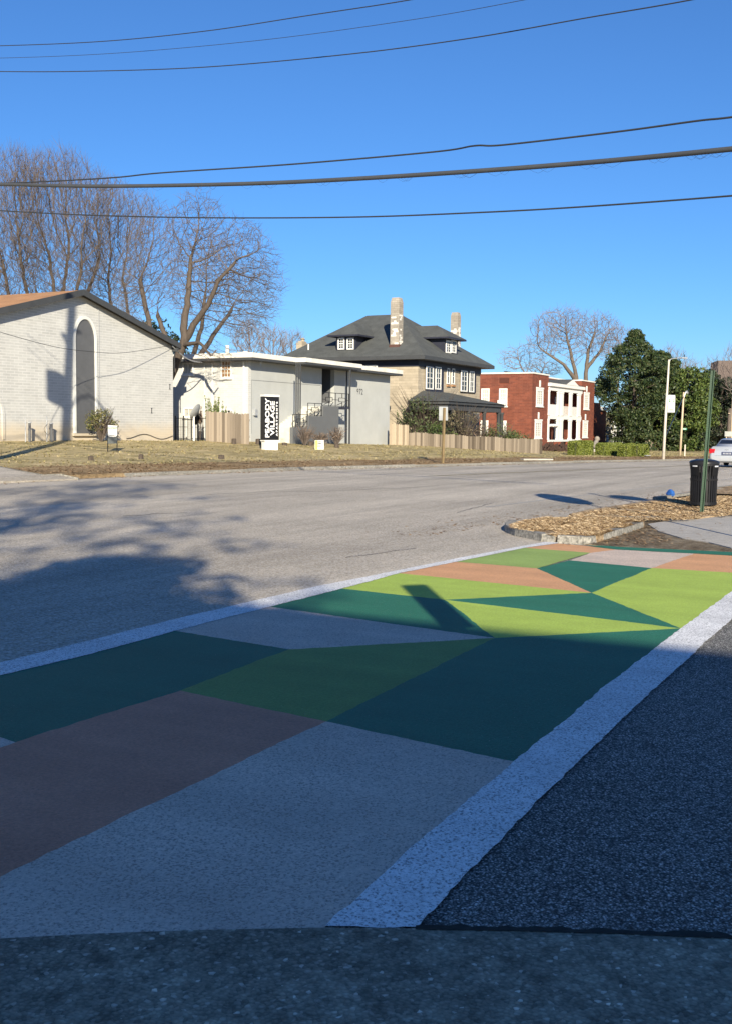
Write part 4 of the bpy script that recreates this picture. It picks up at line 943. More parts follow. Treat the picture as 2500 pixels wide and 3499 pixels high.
# orange brick wing behind
XO = wpt(2024, 39); OB = thing('orange_building', 'lower orange brick building between the red apartments and the magnolia', 'building', (XO, 39, zq-.2))
F = Face((XO, 39, zq-.2), 0); a1 = F.px(2051, 1375)[0]; a2 = F.px(2085, 1400)[0]; z1 = F.px(2035, 1376)[1]; z2 = F.px(2065, 1402)[1]
MB().box(0, a1, 0, 9, -.6, z1).box(a1-.01, a2, .6, 9.5, -.6, z2).build('wall', M_red2, OB)
MB().box(a1-.0, a2+.1, .2, 1.0, z2+.0, z2+.45).build('eaves', M_wfascia, OB)
window(OB, F, 2070, 1488, 2077, 1510, 2, 2, .06, t=.6, pane=M_blind, sill=False)
q = MB(); q.slab([(-1, 3, z1+.1), (a2+1, 3, z1+.1), (a2+1, 12, z1+4.2), (-1, 12, z1+4.2)], .1); q.build('roof', M_roofg, OB)
# mulch heap, path edge, lion statue
p = hit(2031, 1543); D = (p-CP).dot(HF); u = D/FPX
ST = thing('lion_statue', 'grey stone lion statue sitting upright on a low pale slab before the hedge', 'statue', tuple(p), R(-30))
MB().box(-26*u, 29*u, -.55, .55, -.2, 9*u).build('plinth', M_conc, ST)
M_st = plain('weathered_stone', (.20, .18, .16), .9, .3, 5, bump=.5)
q = MB(Matrix.Translation((0, 0, 9*u)))
q.tube([(-10*u, 0, 6*u), (-5*u, 0, 10*u), (1*u, 0, 18*u), (6*u, 0, 26*u), (10*u, 0, 32*u)], [8*u, 9*u, 8*u, 7.5*u, 5*u], 12)
for sy in (-1, 1):
    q.tube([(7*u, sy*3.5*u, 20*u), (9*u, sy*4*u, 8*u), (10*u, sy*4*u, 0)], [3.4*u, 2.6*u, 2.6*u], 8); q.tube([(9*u, sy*4*u, 1.5*u), (14*u, sy*4*u, 1.2*u)], [2.6*u, 1.8*u], 8)
    q.tube([(-10*u, sy*5*u, 9*u), (-4*u, sy*7*u, 6*u), (3*u, sy*7*u, 1.6*u)], [6*u, 4.5*u, 2.2*u], 8)
q.tube([(-14*u, 0, 4*u), (-19*u, 3*u, 1*u), (-15*u, 8*u, 1*u)], [1.6*u, 1.3*u, 2*u], 6); q.build('body', M_st, ST, True)
q = MB(Matrix.Translation((0, 0, 9*u))); q.lathe([(0, -8*u), (6*u, -6*u), (9*u, 0), (8*u, 6*u), (4*u, 10*u), (0, 11*u)], 14, (9*u, 0, 33*u)); q.build('mane', plain('mane_stone', (.26, .23, .19), .9, .35, 9, bump=.8), ST, True)
q = MB(Matrix.Translation((0, 0, 9*u))); q.tube([(12*u, 0, 35*u), (17*u, 0, 34*u), (20*u, 0, 32.5*u)], [5*u, 4.2*u, 2.8*u], 10); q.build('head', M_st, ST, True)
p = hit(1905, 1541); p.z -= .1; q = MB(); rr = random.Random(8)
for (cx_, cy_, r, h) in ((-2.4, 0, 1.1, .95), (-.6, .3, 1.6, .6), (1.0, 0, 1.4, .85), (2.0, .4, 1.0, .4)):
    for k in range(90):
        a = rr.uniform(0, 6.28); rd = r*math.sqrt(rr.random()); z = h*(1-(rd/r)**1.5); s = rr.uniform(.12, .3); x, y = cx_+rd*math.cos(a), cy_+rd*math.sin(a)
        q.add([(x-s, y, z-.3), (x+s, y+.1, z-.3), (x+rr.uniform(-.1, .1), y-.1, z+s*.5), (x, y+s, z-.2)], [(0, 1, 2), (1, 3, 2), (0, 2, 3)])
o = q.build('mulch_heap', plain('dark_mulch', (.10, .06, .045), .95, .4, 6)); o.location = p; tag(o, 'dark heap of brush and mulch before the red brick porch', 'mulch heap')
# slab and scrap on the verge
q = MB(); p = hit(1832, 1573); q.bar((-.9, 0, .05), (.9, 0, .05), .45, .08); o = q.build('paving_slab', M_conc); o.location = p; o.rotation_euler = (0, 0, R(-45)); tag(o, 'short pale paving slab lying on the verge below the picket fence', 'slab')
p = hit(2196, 1560); D = (p-CP).dot(HF); u = D/FPX; BN = thing('bus_stop_seat', 'bent grey metal seat on the verge at the end of the hedges', 'seat', tuple(p), R(-30))
q = MB(); q.tube([(-6*u, 0, 33*u), (-3*u, 0, 18*u), (0, 0, 8*u), (6*u, 0, 3*u), (20*u, 0, 3*u)], .09, 8); q.build('frame', M_galv, BN); MB().box(-2*u, 20*u, -.35, .35, 3*u, 5*u).build('seat', M_galv, BN)

# ------------------------------------------------------------------ poles and signs by the road
p = hit(1511, 1582); D = (p-CP).dot(HF); u = D/FPX
t = thing('road_sign', 'blank grey back of a road sign on a brown wooden post', 'road sign', tuple(p), R(-32))
MB().add([(-.05, -.05, -.2), (.05, -.05, -.2), (.05, .05, -.2), (-.05, .05, -.2), (.01, -.05, 188*u), (.10, -.05, 188*u), (.10, .05, 188*u), (.01, .05, 188*u)], [(0, 1, 5, 4), (1, 2, 6, 5), (2, 3, 7, 6), (3, 0, 4, 7), (4, 5, 6, 7)]).build('post', plain('tan_post', (.20, .145, .075), .85, .2, 4), t)
q = MB(); q.box(-14*u, 22*u, .07, .10, 145*u, 192*u); q.build('board', plain('sign_back', (.36, .375, .38), .5, .08), t, bevel=.04)
MB().box(-14*u, 22*u, .066, .095, 145.2*u, 161*u).build('lower_plate', plain('sign_back_low', (.33, .34, .345), .5, .08), t)
# street light pole with banner
p = hit(2265, 1569); D = (p-CP).dot(HF); u = D/FPX; LP = thing('street_light', 'tall pale street light pole carrying a white banner', 'street light', tuple(p), R(-35))
lx = 9*u; q = MB(); q.tube([(0, 0, -.2), (lx*.6, 0, 170*u), (lx*1.3, 0, 338*u)], [5.2*u, 4.2*u, 2.6*u], 10); q.build('pole', M_pole, LP, True)
q = MB(); q.tube([(lx*1.2, 0, 330*u), (12*u+lx, 0, 341*u), (50*u+lx, 0, 346*u), (66*u+lx, 0, 347*u)], [1.4*u, 1.3*u, 1.1*u, 1.1*u], 6); q.box(64*u, 88*u, -.14, .14, 344*u, 348*u); q.build('lamp_arm', M_galv, LP)
MB().lathe([(0, 0), (.03, 0), (.03, .2), (0, .22)], 6, (80*u, 0, 348*u)).build('sensor', M_black, LP)
b0, b1, c0_, c1_ = 13*u, 44*u, 160*u, 218*u
MB().box(b0, b1, -.015, .015, c0_, c1_).build('banner', plain('banner_white', (.82, .82, .80), .6, .02), LP)
q = MB(); q.tube([(0, 0, c1_), (b1, 0, c1_)], .03, 6); q.tube([(0, 0, c0_), (b1, 0, c0_)], .03, 6); q.build('banner_rod', M_galv, LP)
cxm = (b0+b1)/2
for s, zz in (('PEABODY', 205), ('VANCE', 198)):
    MB().box(b0+.06, b1-.06, -.024, -.018, (zz-2.8)*u, (zz+2.6)*u).build('name_bar', plain('bar_green', (.06, .22, .08)), LP)
    text_part('lettering', s, 4.2*u*1.3, Matrix.Translation((cxm, -.03, (zz-.1)*u)) @ UPRIGHT, M_let, LP, .004, width=(20 if s == 'PEABODY' else 14)*u)
MB().box(cxm-.02, cxm+.02, -.024, -.018, 208*u, 213*u).box(b0+.1, b1-.1, -.024, -.018, 165*u, 172*u).build('emblem', plain('banner_grey', (.35, .36, .33)), LP)
# wooden pole with small lamp and street name
p = hit(2322, 1555); p = at(2322, 1555, 96); p.z = T(p.x, p.y); u = 96/FPX; zb2 = (1555-(1472.9+(CAMZ-p.z)/u))
WP = thing('utility_pole', 'pale brown wooden pole with a small lamp and green street name plate', 'utility pole', tuple(p), R(-35)); hp = 215*u
q = MB(); q.tube([(0, 0, -.3), (8*u, 0, hp)], [3.9*u, 3.0*u], 10); q.build('pole', M_wood, WP, True)
q = MB(); q.tube([(10*u, 0, hp-18*u), (13*u, 0, hp-8*u), (18*u, 0, hp+1*u), (21*u, 0, hp+1.5*u)], .05, 6); q.tube([(19*u, 0, hp+1.5*u), (25*u, 0, hp-3*u)], [.16, .09], 8); q.build('lamp', M_galv, WP)
q = MB(); q.box(6*u, 27*u, -.02, .02, 87*u, 93.5*u); q.build('street_plate', M_sgreen, WP)
q = MB()
for i in range(4): q.box((10+i*3.4)*u, (12+i*3.4)*u, -.03, -.022, 88.7*u, 91.8*u)
q.build('lettering', M_let, WP)
a = LP.matrix_basis @ Vector((3*u, 0, 66*81/96*u)); b_ = WP.matrix_basis @ Vector((8*u, 0, hp*.93))
q = MB(); q.tube([a, b_], .035, 5); q.build('guy_wire', M_cable); tag(bpy.data.objects['guy_wire'], 'slanting guy wire between the street light and the wooden pole', 'guy wire')
p = at(2339, 1548, 92); p.z = T(p.x, p.y); q = MB(); q.box(-.045, .045, -.045, .045, -.1, .95); q.lathe([(.06, .95), (0, 1.02)], 4); o = q.build('marker_post', M_pole); o.location = p; tag(o, 'short pale marker post in the grass right of the wooden pole', 'post')
for k, (x, yt, yb, D, r) in enumerate(((2489, 1395, 1495, 120, .30), (2499, 1345, 1505, 112, .17))):
    p = at(x, yb, D); p.z = T(p.x, p.y)-.3; t = thing('utility_pole', ['thick leaning brown trunk-like pole near the right edge behind the car', 'pale wooden pole at the right edge of the picture'][k], 'utility pole', tuple(p)); h = (1474-yt)/FPX*D+1.6-p.z
    MB().tube([(0, 0, 0), (.35*(1-k)+.1, 0, h)], [r, r*.8], 10).build('pole', [M_bark2, M_wood][k], t, True); MB().box(-.5, .6, -.05, .05, h-.6, h-.5).build('crossarm', M_wood, t)
p = at(2488, 1500, 75); p.z = T(p.x, p.y)-.2; u = 75/FPX; t = thing('roadside_board', 'weathered grey board sign behind the silver car', 'board', tuple(p), R(-62)); zc = (1475-1490)/FPX*75+1.6-p.z
MB().box(-14*u, 26*u, -.04, .04, zc-.02, zc+16*u).build('board', plain('grey_board', (.34, .34, .31), .8, .2, 4), t); MB().box(-8*u, -5*u, .045, .1, 0, zc+12*u).box(15*u, 18*u, .045, .1, 0, zc+12*u).build('post', M_wood, t)

# green channel post with holes
p = atz(2396, 1745, .1); u = (p-CP).dot(HF)/FPX; hh = 481*u
GP = thing('sign_post', 'bare dark green perforated channel post leaning beside the black litter bin', 'post', (p.x, p.y, .08), R(-64))
q = MB(); lx = 21*u; n = 34
for i in range(n):
    z0 = hh*i/n; z1_ = hh*(i+1)/n; x0 = lx*i/n; x1_ = lx*(i+1)/n
    def P_(x, y, f): return ((x0 if f == 0 else x1_)+x, y, z0 if f == 0 else z1_)
    W_ = .030
    prof = [(-W_*1.25, -.012), (-W_*.75, -.012), (-W_*.42, .022), (W_*.42, .022), (W_*.75, -.012), (W_*1.25, -.012)]
    v = [P_(a, b, 0) for a, b in prof]+[P_(a, b, 1) for a, b in prof]
    q.add(v, [(j, j+1, j+7, j+6) for j in range(5)])
q2 = q.build('channel', M_green, GP); md = q2.modifiers.new('solid', 'SOLIDIFY'); md.thickness = .004
q = MB()
for i in range(70):
    z = hh*(i+.5)/70; x = lx*(i+.5)/70; q.lathe([(0, 0), (.0055, 0)], 8, (0, 0, 0)); 
    q.v[-16:] = [(x+a[0], .018, z+a[1]) for a in q.v[-16:]]
q.build('bolt_holes', M_black, GP)
# litter bin
p = atz(2401, 1722, .1); D = (p-CP).dot(HF); u = D/FPX
BN = thing('litter_bin', 'round black slatted litter bin with a domed lid on the verge', 'litter bin', (p.x, p.y, .09), R(-60))
Rb, Hb = 44*u, 142*u; q = MB(); n = 30
for i in range(n):
    a = 2*math.pi*i/n; ca, sa = math.cos(a), math.sin(a); tx, ty = -sa, ca; w_ = Rb*math.pi/n*.62
    v = []
    for (r_, z_) in ((Rb*.98, .03), (Rb, Hb*.35), (Rb*1.0, Hb*.66), (Rb*1.02, Hb*.8), (Rb*1.10, Hb*.985)):
        for rr_ in (r_, r_-.012):
            v += [(ca*rr_-tx*w_, sa*rr_-ty*w_, z_), (ca*rr_+tx*w_, sa*rr_+ty*w_, z_)]
    f = []
    top = 4 if not (3 <= i % 8 <= 8) else 4
    for j in range(top): b = j*4; f += [(b, b+1, b+5, b+4), (b+3, b+2, b+6, b+7), (b, b+4, b+6, b+2), (b+1, b+3, b+7, b+5)]
    q.add(v, f)
q.build('slats', M_black, BN)
q = MB(); q.lathe([(Rb*.95, .0), (Rb*1.02, 0), (Rb*1.02, .06), (Rb*.95, .06)], 32); q.lathe([(Rb*1.0, Hb*.58), (Rb*1.03, Hb*.58), (Rb*1.05, Hb*.63), (Rb*1.0, Hb*.63)], 32); q.lathe([(Rb*1.05, Hb*.94), (Rb*1.11, Hb*.94), (Rb*1.11, Hb*.99), (Rb*1.05, Hb*.99)], 32); q.build('rings', M_black, BN)
q = MB(); q.lathe([(Rb*.86, .04), (Rb*.86, Hb*.75), (Rb*.84, Hb*.76), (Rb*.84, .05), (0, .05)], 28); q.build('liner', plain('bin_liner', (.02, .02, .022), .4, .2), BN, True)
q = MB(); q.lathe([(Rb*1.13, Hb*.985), (Rb*1.14, Hb*1.03), (Rb*1.0, Hb*1.06), (Rb*.7, Hb*1.085), (Rb*.3, Hb*1.10), (0, Hb*1.105)], 36); q.lathe([(Rb*1.0, Hb*.985), (Rb*1.13, Hb*.985)], 36); q.build('lid', plain('lid_black', (.018, .018, .02), .35, .2), BN, True)
Mo = plain('bag_rim', (.62, .63, .66), .4, .1)
for k in (0, 1):
    a0_ = math.pi*(1.0+.52*k)+.25; q = MB(); q.lathe([(Rb*1.05, Hb*.70), (Rb*1.12, Hb*.92)], 10, (0, 0, 0), a0_-.05, a0_+.62); q.build('opening_frame', plain('opening_dark', (.006, .006, .007), .6), BN)
    q = MB(); q.lathe([(Rb*1.125, Hb*.915), (Rb*1.135, Hb*.945)], 8, (0, 0, 0), a0_+.1, a0_+.5); q.build('rim_edge', Mo, BN)
p = atz(2290, 1703, .03); q = MB(); rr = random.Random(5)
bpy.context.view_layer.update()
q.lathe([(0, 0), (.10, .01), (.125, .05), (.09, .11), (.04, .14), (0, .15)], 9); q.v = [(x*1.1+rr.uniform(-.02, .02), y*.8+rr.uniform(-.02, .02), z+rr.uniform(-.01, .01)) for x, y, z in q.v]
o = q.build('plastic_bag', plain('blue_plastic', (.03, .11, .36), .35, .3, 12)); o.location = (p.x, p.y, .09); o.rotation_euler = (0, 0, .4); tag(o, 'small crumpled blue plastic bag lying left of the litter bin', 'bag')
# ------------------------------------------------------------------ silver car
p = at(2468, 1600, 54.5); CZ = roadz(p.x)
CA = thing('parked_car', 'silver saloon car seen from behind at the right edge of the road', 'car', (p.x+.5, p.y-.1, CZ), R(-3))
M_car = plain('silver_paint', (.52, .54, .57), .28, .04, 2, metal=.35, spec=.5)
def sect(x, hw, z0, z1, zb, tuck):      # one closed ring of the body at station x
    return [(x, -hw*.86, z0), (x, -hw*.98, z0+.14), (x, -hw, zb), (x, -hw*tuck, z1-.05), (x, -hw*tuck*.9, z1), (x, hw*tuck*.9, z1), (x, hw*tuck, z1-.05), (x, hw, zb), (x, hw*.98, z0+.14), (x, hw*.86, z0)]
def loft(rings):
    n = len(rings[0]); v = [p_ for r in rings for p_ in r]; f = []
    for i in range(len(rings)-1):
        for j in range(n): a = i*n+j; b = i*n+(j+1) % n; f.append((a, a+n, b+n, b))
    f += [tuple(range(n)), tuple(range((len(rings)-1)*n, len(rings)*n))[::-1]]; return v, f
st = [sect(0, .78, .34, .80, .52, .96), sect(.06, .86, .27, .92, .52, .95), sect(.18, .90, .24, 1.06, .6, .90), sect(.9, .92, .22, 1.05, .62, .88), sect(1.6, .93, .22, .98, .62, .9), sect(3.2, .93, .22, .98, .62, .9), sect(4.0, .91, .22, .93, .62, .88), sect(4.6, .84, .25, .80, .55, .88), sect(4.78, .72, .34, .68, .5, .9)]
q = MB(); q.add(*loft(st)); body = q.build('body', M_car, CA, True, bevel=.02)
gh = [[(.72, -.76, 1.0), (.72, -.74, 1.04), (.72, .74, 1.04), (.72, .76, 1.0)], [(1.35, -.80, .98), (1.35, -.60, 1.42), (1.35, .60, 1.42), (1.35, .80, .98)], [(2.3, -.82, .95), (2.3, -.60, 1.47), (2.3, .60, 1.47), (2.3, .82, .95)], [(2.8, -.80, .95), (2.8, -.58, 1.41), (2.8, .58, 1.41), (2.8, .80, .95)], [(3.6, -.74, .93), (3.6, -.72, .96), (3.6, .72, .96), (3.6, .74, .93)]]
q = MB(); v = [a for r in gh for a in r]; f = []
for i in range(4):
    for j in range(3): a = i*4+j; f.append((a, a+4, a+5, a+1))
q.add(v, f); q.build('cabin', M_car, CA, True)
M_cg = glassmat('car_glass', (.012, .016, .03), .06)
MB().add([(.79, -.66, 1.075), (.79, .66, 1.075), (1.27, .56, 1.385), (1.27, -.56, 1.385)], [(0, 1, 2, 3)]).build('rear_window', M_cg, CA)
for s in (-1, 1):
    MB().add([(1.0, s*.805, 1.04), (2.7, s*.815, 1.02), (2.72, s*.665, 1.36), (1.42, s*.655, 1.36)], [(0, 1, 2, 3)][::1]).build('side_window', M_cg, CA)
    q = MB(); q.box(.0, .12, s*.60, s*.885, .70, .93); q.build('tail_light', plain('tail_red', (.50, .012, .02), .25, .1), CA, bevel=.02)
    for x in (.95, 3.75):
        w = MB(Matrix.Translation((x, s*.82, .32)) @ Matrix.Rotation(R(90), 4, 'X')); w.lathe([(.2, -.1), (.32, -.1), (.33, -.05), (.33, .05), (.32, .1), (.2, .1)], 24)
        w = w.build('tyre', plain('tyre', (.015, .015, .016), .9), CA, True)
        r = MB(Matrix.Translation((x, s*.82, .32)) @ Matrix.Rotation(R(90), 4, 'X')); r.lathe([(0, -.08), (.2, -.085), (.2, .085), (0, .08)], 12); r.build('rim', M_galv, w)
    MB().box(2.55, 2.68, s*.9, s*1.05, 1.0, 1.12).build('mirror', M_car, CA, bevel=.02)
MB().box(-.02, .03, -.26, .26, .62, .79).build('number_plate', plain('plate', (.06, .07, .13), .5), CA)
q = MB()
for i in range(6): q.box(-.03, -.021, -.2+i*.07, -.165+i*.07, .665, .745)
q.build('plate_lettering', plain('plate_grey', (.45, .47, .5), .5), CA)
MB().box(.02, .12, -.8, .8, .27, .36).build('bumper_lip', M_dark, CA)
q = MB(); q.tube([(.0, -.09, .90), (.0, -.04, .93), (.0, 0, .89), (.0, .05, .93), (.0, .09, .90)], .012, 5); q.build('badge', M_galv, CA)
MB().box(.0, .03, -.62, .62, .595, .605).build('boot_seam', M_dark, CA)
# ------------------------------------------------------------------ wires, pole with transformers left of the frame
PX_, PY_ = 20.5, 24.6
UP_ = thing('utility_pole', 'tall wooden utility pole with transformer and lamp arm, out of frame on the left', 'utility pole', (PX_, PY_, T(PX_, PY_)))
q = MB(); q.tube([(0, 0, -.5), (.5, 0, 8), (1.15, 0, 16.3)], [.26, .22, .17], 12); q.build('pole', M_wood, UP_, True)
q = MB(); q.lathe([(0, -.75), (.30, -.75), (.33, -.6), (.33, .55), (.2, .72), (0, .75)], 16, (.10, -.05, 12.1)); q.lathe([(0, -.7), (.3, -.7), (.3, .65), (0, .7)], 14, (.30, .30, 11.9)); q.build('transformer', M_galv, UP_, True)
q = MB(); q.bar((.4, 0, 14.6), (1.7, 0, 14.9), .09, .1); q.tube([(.95, 0, 13.9), (.45, -.1, 14.5), (.15, -.2, 14.9)], .05, 6); q.build('crossarm', M_wood, UP_)
q = MB(); q.tube([(.7, -.1, 11.0), (.6, -.6, 12.0), (.55, -1.2, 12.6), (.5, -1.7, 12.6), (.5, -2.3, 12.2)], [.05, .05, .05, .06, .12], 7); q.tube([(.3, -.15, 8), (-.7, -.15, 7.6), (-.9, -.1, 5)], .05, 6); q.build('lamp_arm', M_galv, UP_)
def wire(name, label, pxs, rad, group, ext=None, lash=False):
    """pxs: (px, py, depth) control points of one hanging cable, smoothed"""
    P = [at(*p) for p in pxs]; Q = []
    for i in range(len(P)-1):
        p0, p1, p2, p3 = P[max(0, i-1)], P[i], P[i+1], P[min(len(P)-1, i+2)]
        for k in range(14):
            t_ = k/14; Q.append(.5*((2*p1)+(-p0+p2)*t_+(2*p0-5*p1+4*p2-p3)*t_*t_+(-p0+3*p1-3*p2+p3)*t_**3))
    Q.append(P[-1]); m = MB(); m.tube(Q, rad, 8); o = m.build(name, M_cable if not lash else plain('grey_cable', (.06, .064, .07), .5, .1, 2), smooth=True); tag(o, label, 'cable', group)
    if lash:
        rr = random.Random(1); m = MB()
        for k in range(70):
            i = rr.randint(2, len(Q)-3); p_ = Q[i].lerp(Q[i+1], rr.random()); d_ = (Q[i+1]-Q[i]).normalized(); s = rr.uniform(.10, .2)
            m.tube([p_+d_*(-s)-UP*rad*.8, p_+d_*(-s*.5)-UP*(rad+.04), p_-UP*(rad+.055+s*.1), p_+d_*(s*.5)-UP*(rad+.04), p_+d_*s-UP*rad*.8], .0018, 3)
        m.build('lashing_wire', M_cable, o)
    return o
g = 'overhead cables'
wire('overhead_cable', 'thin topmost cable leaving the top edge left of centre', [(-330, 160, 33), (0, 155, 31), (350, 140, 28.5), (700, 105, 26), (1050, 52, 24), (1400, -2, 22), (1900, -95, 19.5), (2900, -310, 16)], .011, g)
wire('overhead_cable', 'thinnest faint cable, second from the top', [(-330, 198, 33), (0, 197, 31), (400, 180, 28.5), (900, 135, 25.5), (1400, 67, 23), (1780, 0, 21), (2300, -105, 18.5), (2900, -240, 16)], .006, g)
wire('overhead_cable', 'third cable from the top, crossing out at the upper right', [(-330, 236, 33), (0, 243, 31), (300, 242, 29), (700, 228, 27), (1180, 185, 24.5), (1600, 130, 22.5), (2000, 60, 20.5), (2350, 0, 19), (2900, -110, 17)], .012, g)
wire('overhead_cable', 'twisted cable just above the thick lashed cable', [(-330, 630, 32), (0, 625, 30), (200, 617, 29), (400, 605, 28), (560, 589, 27), (1000, 560, 25), (1480, 518, 23), (1620, 497, 22), (1720, 494, 21.5), (2100, 450, 20), (2380, 412, 18.8), (2500, 399, 18.3), (2900, 345, 17)], .018, g)
wire('overhead_cable', 'thick grey lashed cable sweeping across the whole sky', [(-330, 624, 32), (0, 629, 30), (300, 635, 28), (620, 632, 26.5), (1000, 621, 24.5), (1500, 592, 22), (2000, 555, 20), (2500, 508, 18), (2900, 465, 16.7)], .046, g, lash=True)
wire('overhead_cable', 'lowest cable passing before the bare trees', [(-330, 700, 32), (0, 719, 30), (300, 734, 28.5), (700, 743, 26.5), (1200, 741, 24), (1640, 725, 22), (2000, 705, 20.5), (2500, 668, 18.5), (2900, 632, 17)], .016, g)
# service drop from the brick gable to building 972, and cables behind that throw shadows on the brick wall
m = MB(); a = at(590, 1182, 60); b_ = at(690, 1238, 63.5); m.tube([a.lerp(b_, k/8)-UP*(.25*math.sin(k/8*math.pi)) for k in range(9)], .035, 5); o = m.build('service_cable', M_galv); tag(o, 'pale service cable sloping from the brick gable to the grey building', 'cable')
m = MB(); Q = [at(*c) for c in ((-300, 1040, 31), (-120, 1090, 37), (0, 1134, 42), (180, 1183, 48.5), (300, 1200, 52), (420, 1205, 55), (585, 1180, 60))]
P2_ = []
for i in range(len(Q)-1):
    a0, a1, a2, a3 = Q[max(0, i-1)], Q[i], Q[i+1], Q[min(len(Q)-1, i+2)]
    for k in range(8): t_ = k/8; P2_.append(.5*((2*a1)+(-a0+a2)*t_+(2*a0-5*a1+4*a2-a3)*t_*t_+(-a0+3*a1-3*a2+a3)*t_**3))
m.tube(P2_+[Q[-1]], .012, 5); o = m.build('service_cable', M_cable); tag(o, 'thin cable sagging across the face of the white brick gable', 'cable')
ax_, ay_ = PX_+.8, PY_
for k, (z0, z1, sg) in enumerate(((12.0, 10.5, 1.2), (9.3, 9.6, 1.0))):
    m = MB(); m.tube([(ax_-28+28*i/16, ay_-.4, (z0*(1-i/16)+z1*i/16)-sg*4*(i/16)*(1-i/16)) for i in range(17)], .03, 5)
    o = m.build('overhead_cable', M_cable); tag(o, ['upper cable running along the far kerb, out of frame', 'lower cable running along the far kerb, out of frame'][k], 'cable')
# ------------------------------------------------------------------ trees
def rot_about(d, ang, az):
    u = d.cross(Vector((0, 0, 1)));
    if u.length < .02: u = Vector((1, 0, 0))
    u.normalize(); w = d.cross(u); ax = u*math.cos(az)+w*math.sin(az)
    return (d*math.cos(ang)+ax*math.sin(ang)).normalized()
def grow_tree(name, label, D, ell, stems, seed, npts=1500, step=.4, tip=.0085, group='bare winter trees', mats=None, up=.12, tw=(.5, 1.1), ntw=2, rcut=.055, expn=2.25, zg=None, droop=0.0, maxr=.6, sr=None):
    """ell: crown ellipses in the photo (cx, cy, rx, ry, depth factor); stems: trunk paths [(px, py, dD), ...] from the foot up"""
    rr = random.Random(seed); mats = mats or (M_bark, M_twig); f0 = stems[0][0]; b = at(f0[0], 1460, D+f0[2]); z = T(b.x, b.y) if zg is None else zg
    O = Vector((b.x, b.y, z)); t = thing(name, label, 'tree', tuple(O), 0, group)
    def pt(px, py, dD): return at(px, py, D+dD)-O
    pts = []; npts = int(npts*2.6); tip *= 1.12; ntw += 1; tot = sum(e[2]*e[3] for e in ell)
    for (cx_, cy_, rx, ry, df) in ell:
        for k in range(int(npts*rx*ry/tot)):
            d = Vector((rr.gauss(0, 1), rr.gauss(0, 1), rr.gauss(0, 1))).normalized()*(rr.random()**.36)
            dD = d.y*rx*df*D/FPX; pts.append(at(cx_+d.x*rx, cy_-d.z*ry, D+dD)-O)
    nodes = []; par = []; spans = []
    for st in stems:
        s0_ = len(nodes); last = -1; P = [pt(*s) for s in st]; P[0].z = min(P[0].z, -.2) if st[0][1] > 1400 else P[0].z
        for i, p_ in enumerate(P):
            if i == 0: nodes.append(p_); par.append(-1); last = len(nodes)-1; continue
            q0 = P[i-1]; n = max(1, int((p_-q0).length/step))
            for k in range(1, n+1):
                w = Vector((rr.uniform(-1, 1), rr.uniform(-1, 1), 0))*.05*(k < n); nodes.append(q0.lerp(p_, k/n)+w); par.append(last); last = len(nodes)-1
        spans.append((s0_, len(nodes)))
    from mathutils import kdtree
    N_ = len(pts); near = [-1]*N_; dist = [1e9]*N_; alive = list(range(N_)); new = list(range(len(nodes))); kill = step*1.15
    for it in range(150):
        kd = kdtree.KDTree(len(new))
        for j in new: kd.insert(nodes[j], j)
        kd.balance(); nxt = []
        for i in alive:
            c, j, d = kd.find(pts[i])
            if d < dist[i]: dist[i] = d; near[i] = j
            if dist[i] > kill: nxt.append(i)
        alive = nxt
        if not alive: break
        acc = {}
        for i in alive:
            j = near[i]; v = (pts[i]-nodes[j]).normalized()
            if j in acc: acc[j][0] += v; acc[j][1] += 1
            else: acc[j] = [v, 1]
        new = []
        for j, (v, n) in acc.items():
            v = v/n+Vector((rr.uniform(-.25, .25), rr.uniform(-.25, .25), rr.uniform(-.2, .2)+up))
            if v.length < .15: continue
            if par[j] >= 0: v = v.normalized()+(nodes[j]-nodes[par[j]]).normalized()*.35
            nodes.append(nodes[j]+v.normalized()*step); par.append(j); new.append(len(nodes)-1)
        if not new: break
    n = len(nodes); kids = [[] for _ in range(n)]
    for i in range(n):
        if par[i] >= 0: kids[par[i]].append(i)
    rad = [0]*n
    for i in range(n-1, -1, -1):
        s = tip**expn if not kids[i] else 0
        for c in kids[i]: s += rad[c]**expn
        rad[i] = min(maxr, max(tip, s**(1/expn)))
    for st_i, (i0, i1) in enumerate(spans):
        if sr:
            r_a, r_b = sr[min(st_i, len(sr)-1)]
            for i in range(i0, i1): rad[i] = max(rad[i], r_a+(r_b-r_a)*(i-i0)/max(1, i1-i0))
    tr = MB(); cr = MB(); roots = [i for i in range(n) if par[i] < 0]; stack = [(r_, None) for r_ in roots]
    while stack:
        i, pr = stack.pop(); ch = [] if pr is None else [(nodes[pr], min(rad[pr], rad[i]*1.05))]
        while True:
            ch.append((nodes[i], rad[i]))
            if not kids[i]: break
            ks = sorted(kids[i], key=lambda c: -rad[c])
            for c in ks[1:]: stack.append((c, i))
            i = ks[0]
        # cut the chain where it thins so that trunk and limbs stay one part
        k = 0
        while k < len(ch) and ch[k][1] > rcut: k += 1
        a, b_ = ch[:k+1], ch[max(0, k-1):] if k else ch
        if len(a) > 1 and k: tr.tube([q[0] for q in a], [q[1] for q in a], 8 if a[0][1] > .12 else 5, False)
        if len(b_) > 1: cr.tube([q[0] for q in b_], [q[1] for q in b_], 4 if b_[0][1] > .03 else 3, False)
